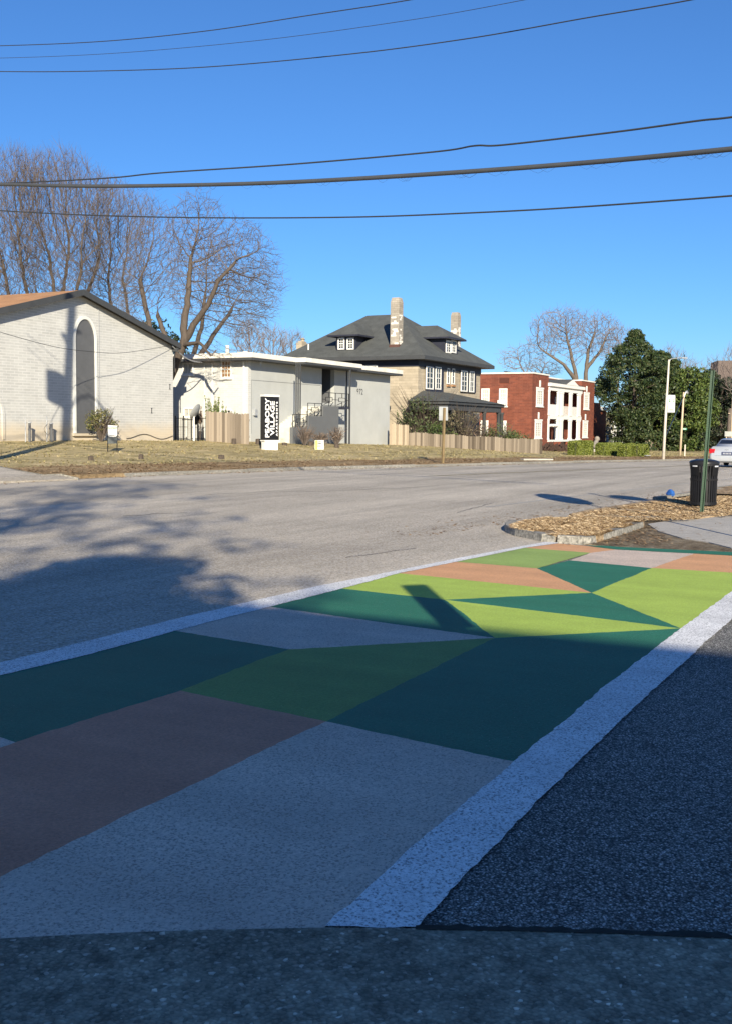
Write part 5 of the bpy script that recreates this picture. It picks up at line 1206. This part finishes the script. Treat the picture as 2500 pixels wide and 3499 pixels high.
    for i in range(n):
        if rad[i] < tip*3.2 and par[i] >= 0:
            d = (nodes[i]-nodes[par[i]]).normalized()
            for k in range(ntw if not kids[i] else max(1, ntw-1)):
                v = (d*.6+Vector((rr.gauss(0, .55), rr.gauss(0, .55), rr.gauss(0, .4)+up*2.2-droop))).normalized(); L = rr.uniform(*tw); m_ = nodes[i]+v*L*.5+Vector((rr.uniform(-.06, .06), rr.uniform(-.06, .06), .02))
                e_ = nodes[i]+v*L+Vector((rr.uniform(-.1, .1), rr.uniform(-.1, .1), up*.5-droop*.3)); cr.tube([nodes[i], m_, e_], [tip*.8, tip*.6, tip*.25], 3, False)
    tr.build('trunk', mats[0], t, True); cr.build('crown', mats[1], t); return t
MF = (M_twigf, M_twigf); MM = (M_bark2, M_twigf)
grow_tree('bare_tree', 'tall dense fan-shaped bare tree at the left edge behind the brick building', 74, [(-40, 850, 190, 320, .7), (40, 640, 120, 130, .8)], [[(-130, 1480, 0), (-150, 1050, 0)], [(-60, 1480, 1), (-70, 1000, 1)], [(20, 1480, 0), (30, 1010, 0), (10, 900, 0)], [(70, 1480, 1), (95, 1010, 1), (70, 880, 0)]], 11, 6000, .38, .0095, up=.3, tw=(.5, 1.0), ntw=3, sr=[(.22, .09)])
grow_tree('bare_tree', 'tall many-stemmed bare tree behind the ridge of the brick building', 76, [(210, 800, 175, 290, .7), (160, 640, 130, 110, .8), (300, 700, 110, 120, .8)], [[(190, 1480, 0), (185, 1000, 0), (170, 880, 0)], [(215, 1480, 1), (215, 1000, 1), (235, 870, 1)], [(240, 1480, -1), (262, 1000, -1), (280, 900, -1)], [(160, 1480, -1), (125, 1000, -1)], [(270, 1480, 2), (300, 1000, 2), (340, 880, 2)]], 12, 7500, .38, .0095, up=.28, tw=(.5, 1.0), ntw=3, sr=[(.22, .09)])
grow_tree('bare_tree', 'bare tree between the ridge and the right gable slope', 80, [(390, 880, 120, 260, .8), (420, 760, 110, 110, .8)], [[(400, 1480, 0), (385, 1080, 0), (370, 950, 0)], [(425, 1480, 1), (440, 1080, 1), (420, 960, 1)]], 13, 4500, .38, .0095, up=.2, tw=(.5, 1.0), ntw=3, sr=[(.22, .09)])
grow_tree('bare_tree', 'bare tree with a broken limb above the right gable slope', 74, [(520, 880, 100, 200, .8), (470, 1000, 90, 110, .8)], [[(545, 1480, 0), (520, 1160, 0), (500, 1060, 0), (480, 960, 0)], [(560, 1480, 1), (575, 1180, 1), (540, 1080, 1)]], 14, 2200, .40, .009, up=.12, tw=(.5, 1.0), ntw=3, sr=[(.26, .15)])
grow_tree('bare_tree', 'large spreading bare tree in the gap between the brick building and the grey apartments', 63, [(670, 800, 110, 150, .9), (790, 900, 150, 170, .9), (870, 960, 105, 150, .8), (840, 1080, 90, 70, .7), (630, 980, 70, 120, .8), (740, 1220, 75, 45, .5)],
          [[(515, 1480, .5), (560, 1330, 0), (608, 1220, -.5), (628, 1170, -.8), (630, 1100, -.8), (645, 1000, -.5), (652, 880, 0)], [(610, 1216, -.5), (660, 1110, -1), (712, 1040, -1.5), (745, 960, -2), (800, 900, -2)], [(628, 1178, -.8), (680, 1170, -2), (722, 1215, -3), (740, 1195, -3)]], 22, 4600, .33, .0085, up=.03, tw=(.35, .8), ntw=2, expn=2.2, droop=.08, sr=[(.40, .10), (.24, .07), (.14, .03)])
grow_tree('bare_tree', 'second bare tree with paired trunks behind the flat roof of the grey apartments', 78, [(700, 960, 130, 190, .8), (800, 1040, 110, 130, .8), (860, 1010, 90, 120, .8)], [[(660, 1480, 0), (662, 1210, 0), (690, 1120, 0), (700, 1020, 0)], [(680, 1480, 1), (680, 1220, 1), (740, 1130, 1), (790, 1060, 1)]], 23, 2800, .42, .009, up=.05, tw=(.5, 1.0), ntw=2, sr=[(.34, .10)])
for k, (px, D, top, w, sd) in enumerate(((850, 140, 1105, 62, 31), (935, 150, 1125, 55, 32), (1000, 160, 1140, 45, 33))):
    grow_tree('bare_tree', ['small pale bare tree above the flat white roof', 'small pale bare tree between flat roof and stone house', 'faint bare tree just left of the stone house roof'][k], D, [(px, (top+1235)/2, w, (1240-top)/2, .8)], [[(px, 1490, 0), (px-3, 1270, 0)]], sd, 800, .6, .02, mats=MF, up=.2, tw=(.8, 1.6), ntw=3)
grow_tree('bare_tree', 'thin bare tree above the left end of the red apartments', 135, [(1765, 1230, 62, 50, .8), (1795, 1200, 25, 40, .8)], [[(1815, 1490, 0), (1795, 1280, 0), (1780, 1255, 0)]], 41, 420, .55, .017, mats=MF, up=.05, tw=(.6, 1.2), ntw=2)
grow_tree('bare_tree', 'low bare tree behind the roof of the red apartments', 150, [(1855, 1260, 62, 35, .8)], [[(1850, 1490, 0), (1850, 1300, 0)]], 42, 700, .6, .018, mats=MF, up=.0, tw=(.8, 1.4), ntw=3)
grow_tree('bare_tree', 'big wide bare tree behind the white columned porch', 132, [(1900, 1130, 92, 75, .8), (1940, 1110, 62, 62, .8), (1860, 1180, 65, 50, .8), (1960, 1200, 40, 60, .6)], [[(1975, 1490, 0), (1968, 1290, 0), (1950, 1210, 0), (1935, 1150, 0)], [(1966, 1300, 0), (1925, 1245, -1), (1880, 1215, -1), (1850, 1195, -1)]], 43, 2600, .5, .0165, mats=MM, up=.03, tw=(.6, 1.3), ntw=2, sr=[(.48, .13), (.28, .08)])
grow_tree('bare_tree', 'tall bare tree just left of the magnolia', 136, [(2035, 1150, 72, 80, .8), (2010, 1120, 45, 50, .8), (2070, 1140, 45, 62, .8)], [[(1998, 1490, 0), (2000, 1290, 0), (2008, 1200, 0), (2030, 1140, 0)], [(2002, 1260, 0), (2050, 1200, 0), (2070, 1150, 0)]], 44, 2000, .5, .0165, mats=MM, up=.06, tw=(.6, 1.3), ntw=2, sr=[(.48, .13), (.25, .08)])
grow_tree('bare_tree', 'bare tree rising from behind the magnolia', 150, [(2110, 1180, 70, 65, .8)], [[(2110, 1490, 0), (2110, 1280, 0)]], 45, 900, .6, .019, mats=MF, up=.08, tw=(.8, 1.4), ntw=2)
for k, (px, D, top, w, sd, npt) in enumerate(((2290, 160, 1190, 72, 51, 900), (2365, 155, 1230, 48, 52, 700), (2440, 165, 1228, 48, 53, 900), (2505, 140, 1180, 42, 54, 1500))):
    grow_tree('bare_tree', ['hazy bare tree behind the street light arm', 'bare tree between the street light and the green post', 'bare tree behind the top of the green post', 'tall bare tree at the right edge before the tower block'][k], D, [(px, (top+1360)/2, w, (1360-top)/2, .8)], [[(px, 1490, 0), (px-2, 1350, 0)]], sd, npt, .6, .019, mats=MF, up=.22, tw=(.8, 1.5), ntw=2)
def leaf_verts(rr, c, s, out):
    n = Vector((rr.gauss(0, 1), rr.gauss(0, 1), rr.gauss(0, 1)))
    if n.length < .1: n = Vector((0, 0, 1))
    n.normalize(); n = (n+out*.5).normalized(); u = n.cross(Vector((rr.random()-.5, rr.random()-.5, rr.random()-.5)))
    if u.length < .05: u = n.cross(Vector((1, 0, 0)))
    u.normalize(); w = n.cross(u); a, b_ = s, s*.42
    return [tuple(c-u*a), tuple(c-w*b_+u*a*.1), tuple(c+u*a), tuple(c+w*b_+u*a*.1)]
def foliage(clumps, per, size, seed, flat=.7):
    rr = random.Random(seed); v = []; f = []
    for (c, r) in clumps:
        for k in range(int(per*(r*r))):
            d = Vector((rr.gauss(0, 1), rr.gauss(0, 1), rr.gauss(0, 1))).normalized(); rd = r*(1-.45*rr.random()**1.6)
            p = Vector((c[0]+d.x*rd, c[1]+d.y*rd, c[2]+d.z*rd*flat)); o = len(v); v += leaf_verts(rr, p, size*rr.uniform(.6, 1.3), d); f.append((o, o+1, o+2, o+3))
    m = MB(); m.v = v; m.f = f; return m
def ever_tree(name, label, px, D, ybase, prof, seed, mat, nclump, rc, per, size, group='evergreen trees', trunk_r=.3, ys=1.0):
    """prof: (height fraction, radius) pairs"""
    rr = random.Random(seed); b = at(px, 1460, D); z = T(b.x, b.y); top = prof[-1][0]
    t = thing(name, label, 'tree', (b.x, b.y, z), 0, group); cl = []
    for k in range(nclump):
        h = rr.random()**.9*top; R_ = lerp(prof, h); a = rr.uniform(0, 6.283); q_ = R_*(.55+.45*math.sqrt(rr.random()))*(1+.16*math.sin(a*3+h*1.3)); r = rc*rr.uniform(.6, 1.3)*(.65+.35*min(1, R_/3))
        cl.append(((q_*math.cos(a), q_*math.sin(a)*ys, h), r))
    foliage(cl, per, size, seed).build('crown', mat, t)
    q = MB(); q.tube([(0, 0, -.3), (.1, 0, top*.5), (0, 0, top*.9)], [trunk_r, trunk_r*.7, .05], 8)
    for k in range(26):
        h = top*(.08+.8*k/26); a = k*2.4; R_ = lerp(prof, h)*.75; q.tube([(0, 0, h*.9), (R_*math.cos(a), R_*math.sin(a)*ys, h+.3)], [.08, .02], 5)
    q.build('trunk', M_bark, t, True); return t
u = 118/FPX
ever_tree('magnolia_tree', 'big dark glossy magnolia tree beside the red brick building', 2162, 126, 1525, [(0, 1.9), (3, 2.3), (5, 3.2), (8, 4.1), (9.6, 3.6), (11, 2.7), (12.1, 1.2), (13.8, .2)], 61, M_leaf, 350, .76, 190, .17)
ever_tree('magnolia_tree', 'second magnolia crown merging behind the street light pole', 2248, 131, 1525, [(0, 2.0), (2, 3.1), (5, 3.6), (8, 3.2), (10.3, 1.9), (11.6, .5)], 62, M_leaf, 240, .85, 140, .22)
ever_tree('evergreen_tree', 'rounded bright yellowish green tree behind the wooden pole', 2340, 130, 1490, [(1.8, 1.8), (3, 2.8), (5, 3.3), (7.4, 3.0), (9.6, 1.6)], 63, M_leaf2, 190, .8, 150, .2)
ever_tree('cedar_tree', 'dark thin cedar left of the green post', 2415, 150, 1500, [(0, 3.0), (4, 3.2), (8, 2.4), (10, 1.2), (10.8, .2)], 64, M_leafd, 170, .9, 120, .2)
ever_tree('cedar_tree', 'dark loose cedar between the green post and the right edge', 2462, 146, 1500, [(0, 2.6), (4, 3.4), (7.5, 2.8), (9.4, .8)], 65, M_leafd, 150, .9, 90, .2)
ever_tree('cedar_tree', 'low dark evergreen under the magnolias above the distant fence', 2290, 140, 1500, [(0, 5.0), (3, 4.6), (5.0, 2.5)], 66, M_leafd, 170, .9, 120, .2)
for k, (px, D, H_, w, sd) in enumerate(((545, 84, 9.4, 1.9, 67), (590, 88, 8.2, 1.7, 68))):
    ever_tree('evergreen_tree', ['small evergreen crown showing over the right gable slope', 'lower evergreen crown beside the big bare trunk'][k], px, D, 1500, [(3, w*.7), (H_*.6, w), (H_*.9, w*.7), (H_, .3)], sd, M_leafd if k else M_leaf, 60, .6, 160, .16)
# distant low wood closing the horizon
rr = random.Random(77); cl = []
for k in range(420):
    x = rr.uniform(150, 420); y = lerp(FAR, x)+rr.uniform(25, 80); cl.append(((x, y, T(x, y)+rr.uniform(.5, 5.5)), rr.uniform(1.6, 3.0)))
for k in range(160):
    x = rr.uniform(200, 420); y = lerp(NEAR, x)-rr.uniform(3, 60); cl.append(((x, y, rr.uniform(.0, 5)), rr.uniform(1.6, 3.0)))
tag(foliage(cl, 26, .5, 5, .9).build('distant_wood', leafmat('distant_leaves', [(.05, .055, .03), (.10, .09, .055), (.16, .14, .09)])), 'low hazy wood closing the far end of the road', 'wood', kind='stuff')
cl = []
for k in range(300):
    x = rr.uniform(-30, 140); y = 110+rr.uniform(0, 25); cl.append(((x, y, T(x, y)+rr.uniform(.2, 3.6)), rr.uniform(1.4, 2.6)))
tag(foliage(cl, 22, .45, 6, .9).build('distant_hedgerow', M_brownb), 'low brown hedgerow far behind the buildings', 'hedgerow', kind='stuff')

# ------------------------------------------------------------------ shrubs and hedges
def shrub(name, label, px, py, D, w, h, mat, seed, per=220, size=.07, rc=.28, nc=None, stems=40, cat='shrub', group=None, spiky=0, stemmat=None, y_=1.0):
    rr = random.Random(seed); b = at(px, py, D); z = T(b.x, b.y); t = thing(name, label, cat, (b.x, b.y, z), R(-62+0), group); cl = []
    nc = nc or int(26*w*h/rc*.35)+14
    for k in range(nc):
        a = rr.uniform(0, 6.283); e_ = math.asin(rr.uniform(-.3, 1)); rd = (.55+.4*rr.random())
        cl.append(((w*rd*math.cos(a)*math.cos(e_)*y_, w*rd*math.sin(a)*math.cos(e_), h*.5+h*.48*rd*math.sin(e_)+0), rc*rr.uniform(.7, 1.25)))
    foliage(cl, per, size, seed, .9).build('foliage', mat, t)
    q = MB()
    for k in range(stems):
        a = rr.uniform(0, 6.283); r_ = w*rr.uniform(.2, 1.05+spiky); hh_ = h*rr.uniform(.55, 1.02+spiky*.5)
        q.tube([(0, 0, -.05), (r_*.45*math.cos(a), r_*.45*math.sin(a), hh_*.55), (r_*math.cos(a), r_*math.sin(a), hh_)], [.03, .018, .006], 4, False)
    q.build('stems', stemmat or M_bark, t); return t
YBush = (YB-1.0)/ray(348, 1460).y
u = YBush/FPX
shrub('round_bush', 'rounded olive bush at the foot of the grey arched panel', 346, 1500, YBush, .74, 1.72, M_bush, 71, 330, .055, .26, 62, 50)
D_ = (YA-2.6)/ray(1040, 1460).y
for k, (x, w, h, sd) in enumerate(((1041, .55, 1.05, 72), (1096, .5, .72, 73), (1150, .50, 1.0, 74))):
    shrub('dry_shrub', ['brown twiggy shrub at the left foot of the stair', 'low brown shrub just behind the leasing sign', 'dark twiggy shrub at the right foot of the stair'][k], x, 1510, (YA-2.7)/ray(x, 1460).y, w, h, M_brownb, sd, 170, .05, .24, 26, 90, spiky=.35, group='dry shrubs before the stair', stemmat=M_twig)
shrub('ragged_bush', 'big ragged green bush against the corner of the stone house', 1452, 1500, 84.5, 2.2, 4.1, leafmat('ragged_leaves', [(.03, .05, .02), (.06, .085, .03), (.12, .13, .06)]), 75, 120, .10, .5, 85, 130, spiky=.32)
shrub('ragged_bush', 'grey-brown bare bush in front of the dark porch', 1575, 1500, 83.5, 1.9, 3.0, leafmat('greybrown_leaves', [(.06, .06, .03), (.12, .11, .06), (.2, .15, .1)]), 76, 80, .09, .45, 60, 130, spiky=.3)
shrub('ragged_bush', 'reddish brown thin bush between the porch columns', 1640, 1505, 83, 1.5, 1.7, M_brownb, 77, 60, .08, .4, 36, 110, spiky=.25)
shrub('ragged_bush', 'low green bush right of the porch columns', 1705, 1505, 83, 1.5, 2.0, leafmat('green_leaves', [(.03, .055, .015), (.07, .10, .025), (.13, .13, .05)]), 78, 130, .09, .42, 44, 60, spiky=.15)
shrub('ragged_bush', 'low dark green bush at the foot of the red apartments', 1755, 1505, 84, 1.5, 1.5, leafmat('green_leaves_b', [(.025, .05, .015), (.06, .085, .025), (.10, .11, .04)]), 79, 130, .09, .42, 40, 50, spiky=.2)
shrub('ragged_bush', 'green undergrowth low behind the picket fence', 1480, 1500, 83, 1.9, 1.7, leafmat('green_leaves_c', [(.03, .055, .015), (.055, .085, .02), (.10, .13, .04)]), 80, 140, .09, .42, 50, 30)
shrub('ragged_bush', 'dry purple-brown bush at the corner of the two fences', 1402, 1500, 83, .9, 1.5, M_brownb, 81, 60, .08, .3, 24, 90, spiky=.4)
# climbing weeds behind the tall plank fence
rr = random.Random(12)
for k, (x, yt) in enumerate(((716, 1352), (733, 1345), (752, 1368), (790, 1390), (682, 1382))):
    p = at(x, 1460, 62.6); z = T(p.x, p.y); h = (1458-yt)/FPX*62.6+CAMZ-z; t = thing('weed_plant', ['tall leafy weed at the left end of the plank fence', 'tallest green weed above the plank fence', 'green weed third from the left above the plank fence', 'sparse weed near the window above the plank fence', 'dry vine-covered stalk beside the satellite dish'][k], 'weed', (p.x, p.y, z), 0, 'weeds by the plank fence')
    q = MB(); lv = []; 
    for s in range(4):
        a = rr.uniform(-.35, .35); c = rr.uniform(-.3, .3); pts = [Vector((a*.3, c*.3, 0)), Vector((a*.6, c*.6, h*.5)), Vector((a, c, h*rr.uniform(.8, 1)))]; q.tube(pts, [.03, .02, .006], 5, False)
        for j in range(26): f_ = rr.uniform(.3, 1); lv.append((tuple(pts[1].lerp(pts[2], (f_-.3)/.7)), .13*(1.3-f_)))
    q.build('stem', M_bark, t); foliage(lv, 900, .055, 90+k, 1).build('foliage', M_vine if k < 4 else M_brownb, t)
# hedges
def hedge(label, x0, x1, yt, D0_, D1_, seed, dep=.8):
    rr = random.Random(seed); a = at(x0, 1460, D0_); b_ = at(x1, 1460, D1_); z = min(T(a.x, a.y), T(b_.x, b_.y)); h = (1470.5-yt)/FPX*(D0_+D1_)/2+CAMZ-z
    t = thing('clipped_hedge', label, 'hedge', (a.x, a.y, z), 0, 'clipped hedges on the verge'); d = Vector((b_.x-a.x, b_.y-a.y, 0)); L_ = d.length; d.normalize(); n = Vector((-d.y, d.x, 0)); v = []; f = []
    for k in range(int(1500*L_*(h+dep*.6))):
        s = rr.uniform(0, L_); side = rr.random(); rnd = min(1, min(s, L_-s)/.35)**.5
        if side < .5: off, zz, o_ = -dep/2*rnd, rr.uniform(0, h), -n
        elif side < .85: off, zz, o_ = rr.uniform(-dep/2, dep/2)*rnd, h, Vector((0, 0, 1))
        else: off, zz, o_ = dep/2*rnd, rr.uniform(0, h), n
        zz = zz*(.93+.07*rnd) - (.10 if abs(off) > dep*.42 and zz > h*.93 else 0); bu = mnoise.noise(Vector((s*1.2, off*2+seed, zz*1.5)))*.10
        p = d*s+n*off+o_*(bu+rr.uniform(-.06, .03))+Vector((0, 0, zz)); o = len(v); v += leaf_verts(rr, p, .055*rr.uniform(.6, 1.3), o_); f.append((o, o+1, o+2, o+3))
    for s in (.06, L_-.06):
        for k in range(int(500*h)):
            off = rr.uniform(-dep/2, dep/2)*.8; p = d*(s+rr.uniform(-.06, .06))+n*off+Vector((0, 0, rr.uniform(0, h*.95))); o = len(v); v += leaf_verts(rr, p, .055, d*(-1 if s < 1 else 1)); f.append((o, o+1, o+2, o+3))
    m = MB(); m.v = v; m.f = f; m.build('foliage', M_hedge, t)
    c = MB(); c.bar(tuple(d*.12+Vector((0, 0, h*.46))), tuple(d*(L_-.12)+Vector((0, 0, h*.46))), dep*.8, h*.88); c.build('branches', plain('hedge_core', (.05, .055, .02), .95, .4, 6), t); return t
hedge('clipped hedge left of the lion statue', 1950, 2018, 1508, 78, 80, 1); hedge('long clipped hedge just right of the lion statue', 2046, 2124, 1514, 80, 83, 2)
hedge('short rounded hedge between the long hedge and the end hedge', 2123, 2146, 1518, 79, 80, 3); hedge('end hedge nearest the street light', 2161, 2211, 1519, 83, 84, 4)
hedge('thin dark hedge link behind the short hedge', 2140, 2162, 1516, 85, 86, 5)

# ------------------------------------------------------------------ far things at the right
p = at(2530, 1460, 420); t = thing('tower_block', 'distant brown apartment tower with balconies at the right edge', 'building', (p.x, p.y, -1.6), R(20)); u = 420/FPX; h = (1475-1236)*u+3.2
M_tow = brickmat('tower_brick', (.15, .12, .105), (.13, .10, .09), (.15, .13, .12), 3, 1, .02, .1); M_tow2 = plain('tower_pale', (.42, .37, .32), .8, .1, .3)
MB().box(-4, 12, -6, 10, 0, h).build('wall', M_tow, t); MB().box(1.0, 10, -6.4, -6.02, 0, h-2).build('facade', M_tow2, t)
for k in range(9): MB().box(-6.2, -4.01, -5, -1, h-1.2-k*3.1, h-.9-k*3.1).box(-6.2, -6.1, -5, -1, h-.9-k*3.1, h-.1-k*3.1).build('balcony', M_dark, t)
for k in range(8):
    for j in range(3): MB().box(1.8+j*2.7, 3.4+j*2.7, -6.5, -6.41, h-4.4-k*3.1, h-3-k*3.1).build('window', M_glass, t)
p = at(2450, 1500, 160); t = thing('pale_house', 'pale house half hidden behind the cedars at the right edge', 'house', (p.x, p.y, -1.3), R(-20)); F_ = None
MB().box(-3, 7, 0, 8, 0, 4.2).build('wall', plain('pale_render', (.62, .55, .44), .8), t); MB().prism([(-3.5, 4.2), (7.5, 4.2), (2, 7.0)], -.4, 8.4, 'y').build('roof', M_roofg, t); q = MB(); q.box(-1, .2, -.04, .0, 1.2, 2.8).box(3, 4.2, -.04, 0, 1.2, 2.8); q.build('window', M_glass, t)
p = at(2252, 1490, 165); t = thing('white_house', 'white gabled house glimpsed between the magnolias above the distant fence', 'house', (p.x, p.y, -1.2), R(-20))
MB().box(-4, 5, 0, 6, 0, 3.2).build('wall', M_trim, t); MB().prism([(-4.4, 3.2), (-.6, 3.2), (-2.5, 5.2)], -.3, 6, 'y').build('gable', M_trim, t); MB().box(-.6, 5.3, -.3, 6, 3.2, 3.5).build('roof', M_roofg, t)

# ------------------------------------------------------------------ what stands behind the photographer and shades the foreground
BX, BY, BH = -9.0, -2.1, 7.65
t = thing('brick_block', 'two-storey pale brick block behind the photographer that shades the foreground', 'building', (BX, BY, 0))
MB().box(-16, 0, -48, 0, -.2, BH).build('wall', M_bricks, t); MB().box(-16.2, .15, -48.2, .15, BH+.001, BH+.2).build('coping', M_conc, t)
for k in range(9):
    for z in (1.2, 4.6):
        y = -4-k*5; w = MB().box(.0, .06, y, y+1.4, z, z+1.7).build('window', M_trim, t); MB().box(.061, .07, y+.1, y+1.3, z+.1, z+1.6).build('pane', M_glass, w)
def tree_at(name, label, x, y, H, seed, prof, mat, nc, rc, per, size):
    rr = random.Random(seed); t = thing(name, label, 'tree', (x, y, 0), 0, 'trees behind the photographer'); cl = []; top = H
    for k in range(nc):
        h = rr.uniform(prof[0][0], top); R_ = lerp(prof, h); a = rr.uniform(0, 6.283); q_ = R_*math.sqrt(rr.random()); cl.append(((q_*math.cos(a), q_*math.sin(a), h), rc*rr.uniform(.6, 1.3)))
    foliage(cl, per, size, seed).build('crown', mat, t); q = MB(); q.tube([(0, 0, -.2), (.1, 0, top*.6), (0, 0, top*.9)], [.35, .2, .04], 8); q.build('trunk', M_bark, t, True); return t
tree_at('oak_tree', 'evergreen oak in front of the pale block behind the photographer', -7.9, -3.6, 8.4, 3, [(4.5, 1.0), (6.3, 1.4), (7.5, 1.1), (8.4, .5)], M_leaf, 90, .5, 260, .11)
tree_at('oak_tree', 'thin tall oak farther back on the left behind the photographer', -20, -9, 20, 4, [(9, 2.5), (13, 4.5), (17, 4.0), (20, 1.5)], M_leaf, 90, .8, 42, .18)
tree_at('oak_tree', 'third thin oak at the far left behind the photographer', -26, -3, 19, 9, [(9, 3), (13, 5), (17, 4), (19, 1.5)], M_leaf, 90, 1.0, 34, .2)
# posts out of frame on the right whose signs throw the shadows on the ground
def sign_post(label, tip, base_, w, bot, top, kind, yaw):
    t = thing('road_sign', label, 'road sign', (base_[0], base_[1], 0), yaw); MB().tube([(0, 0, -.1), (0, 0, top)], .03, 8).build('post', M_galv, t)
    q = MB()
    if kind == 'oval': q.prism([(w*math.cos(a*math.pi/8), (bot+top)/2+(top-bot)/2*math.sin(a*math.pi/8)) for a in range(16)], .035, .05, 'y')
    else: q.box(-w, w, .035, .10, bot, top)
    q.build('board', M_galv, t)
def cast(tx, ty, z):      # where a point at height z must stand for its shadow to fall on (tx, ty)
    L_ = z/math.tan(R(SUN_EL)); return (tx-L_*math.cos(R(SUN_AZ)), ty-L_*math.sin(R(SUN_AZ)))
a = atz(1420, 2004, 0); zt9 = 3.1; bs = cast(a.x, a.y, zt9)
sign_post('tall narrow sign on a post at the near corner, out of frame', None, bs, .135, 2.22, zt9, 'box', R(SUN_AZ-90+12))
a = atz(1845, 1687, 0); bs = cast(a.x, a.y, 4.6); sign_post('oval sign high on a post right of the frame, nearer the road', None, bs, .42, 3.1, 4.6, 'oval', R(SUN_AZ-90+10))
a = atz(2095, 1692, 0); bs = cast(a.x, a.y, 4.6); sign_post('oval sign high on a post right of the frame, farther from the road', None, bs, .35, 3.8, 4.6, 'oval', R(SUN_AZ-90+10))

# ------------------------------------------------------------------ pieces that are parts of their own
def split_loose(o):
    me = o.data; n = len(me.vertices); pr = list(range(n))
    def fd(a):
        while pr[a] != a: pr[a] = pr[pr[a]]; a = pr[a]
        return a
    for f_ in me.polygons:
        v = f_.vertices; a = fd(v[0])
        for w in v[1:]: pr[fd(w)] = a
    gr = {}
    for f_ in me.polygons: gr.setdefault(fd(f_.vertices[0]), []).append(tuple(f_.vertices))
    if len(gr) < 2: return
    base_ = o.name.split('.')[0]; mt = me.materials[0]
    for k, fs in enumerate(gr.values()):
        ids = sorted({i for f_ in fs for i in f_}); mp = {a: b for b, a in enumerate(ids)}; nm = bpy.data.meshes.new(base_)
        nm.from_pydata([me.vertices[i].co[:] for i in ids], [], [tuple(mp[i] for i in f_) for f_ in fs]); nm.materials.append(mt)
        if k == 0: keep = nm
        else:
            c = o.copy(); c.data = nm; c.name = base_; col.objects.link(c)
    o.data = keep
NS = {'hanging_wire': 'hanging_wire', 'rings': 'ring', 'roof_vent': 'roof_vent', 'drainpipe': 'drainpipe', 'floodlight': 'floodlight', 'sill': 'sill', 'coping': 'coping', 'window': 'window', 'cap': 'cap', 'bars': 'bar', 'rail': 'rail', 'balusters': 'baluster', 'post': 'post', 'frieze': 'frieze', 'stake': 'stake', 'banner_rod': 'banner_rod', 'wall_tie': 'wall_tie', 'porch_skirt': 'porch_skirt', 'porch_floor': 'porch_floor', 'text_line': 'text_line'}
for o in list(bpy.data.objects):
    if o.type == 'MESH' and o.parent and o.name.split('.')[0] in NS and len(o.children) == 0:
        o.name = NS[o.name.split('.')[0]]; split_loose(o)
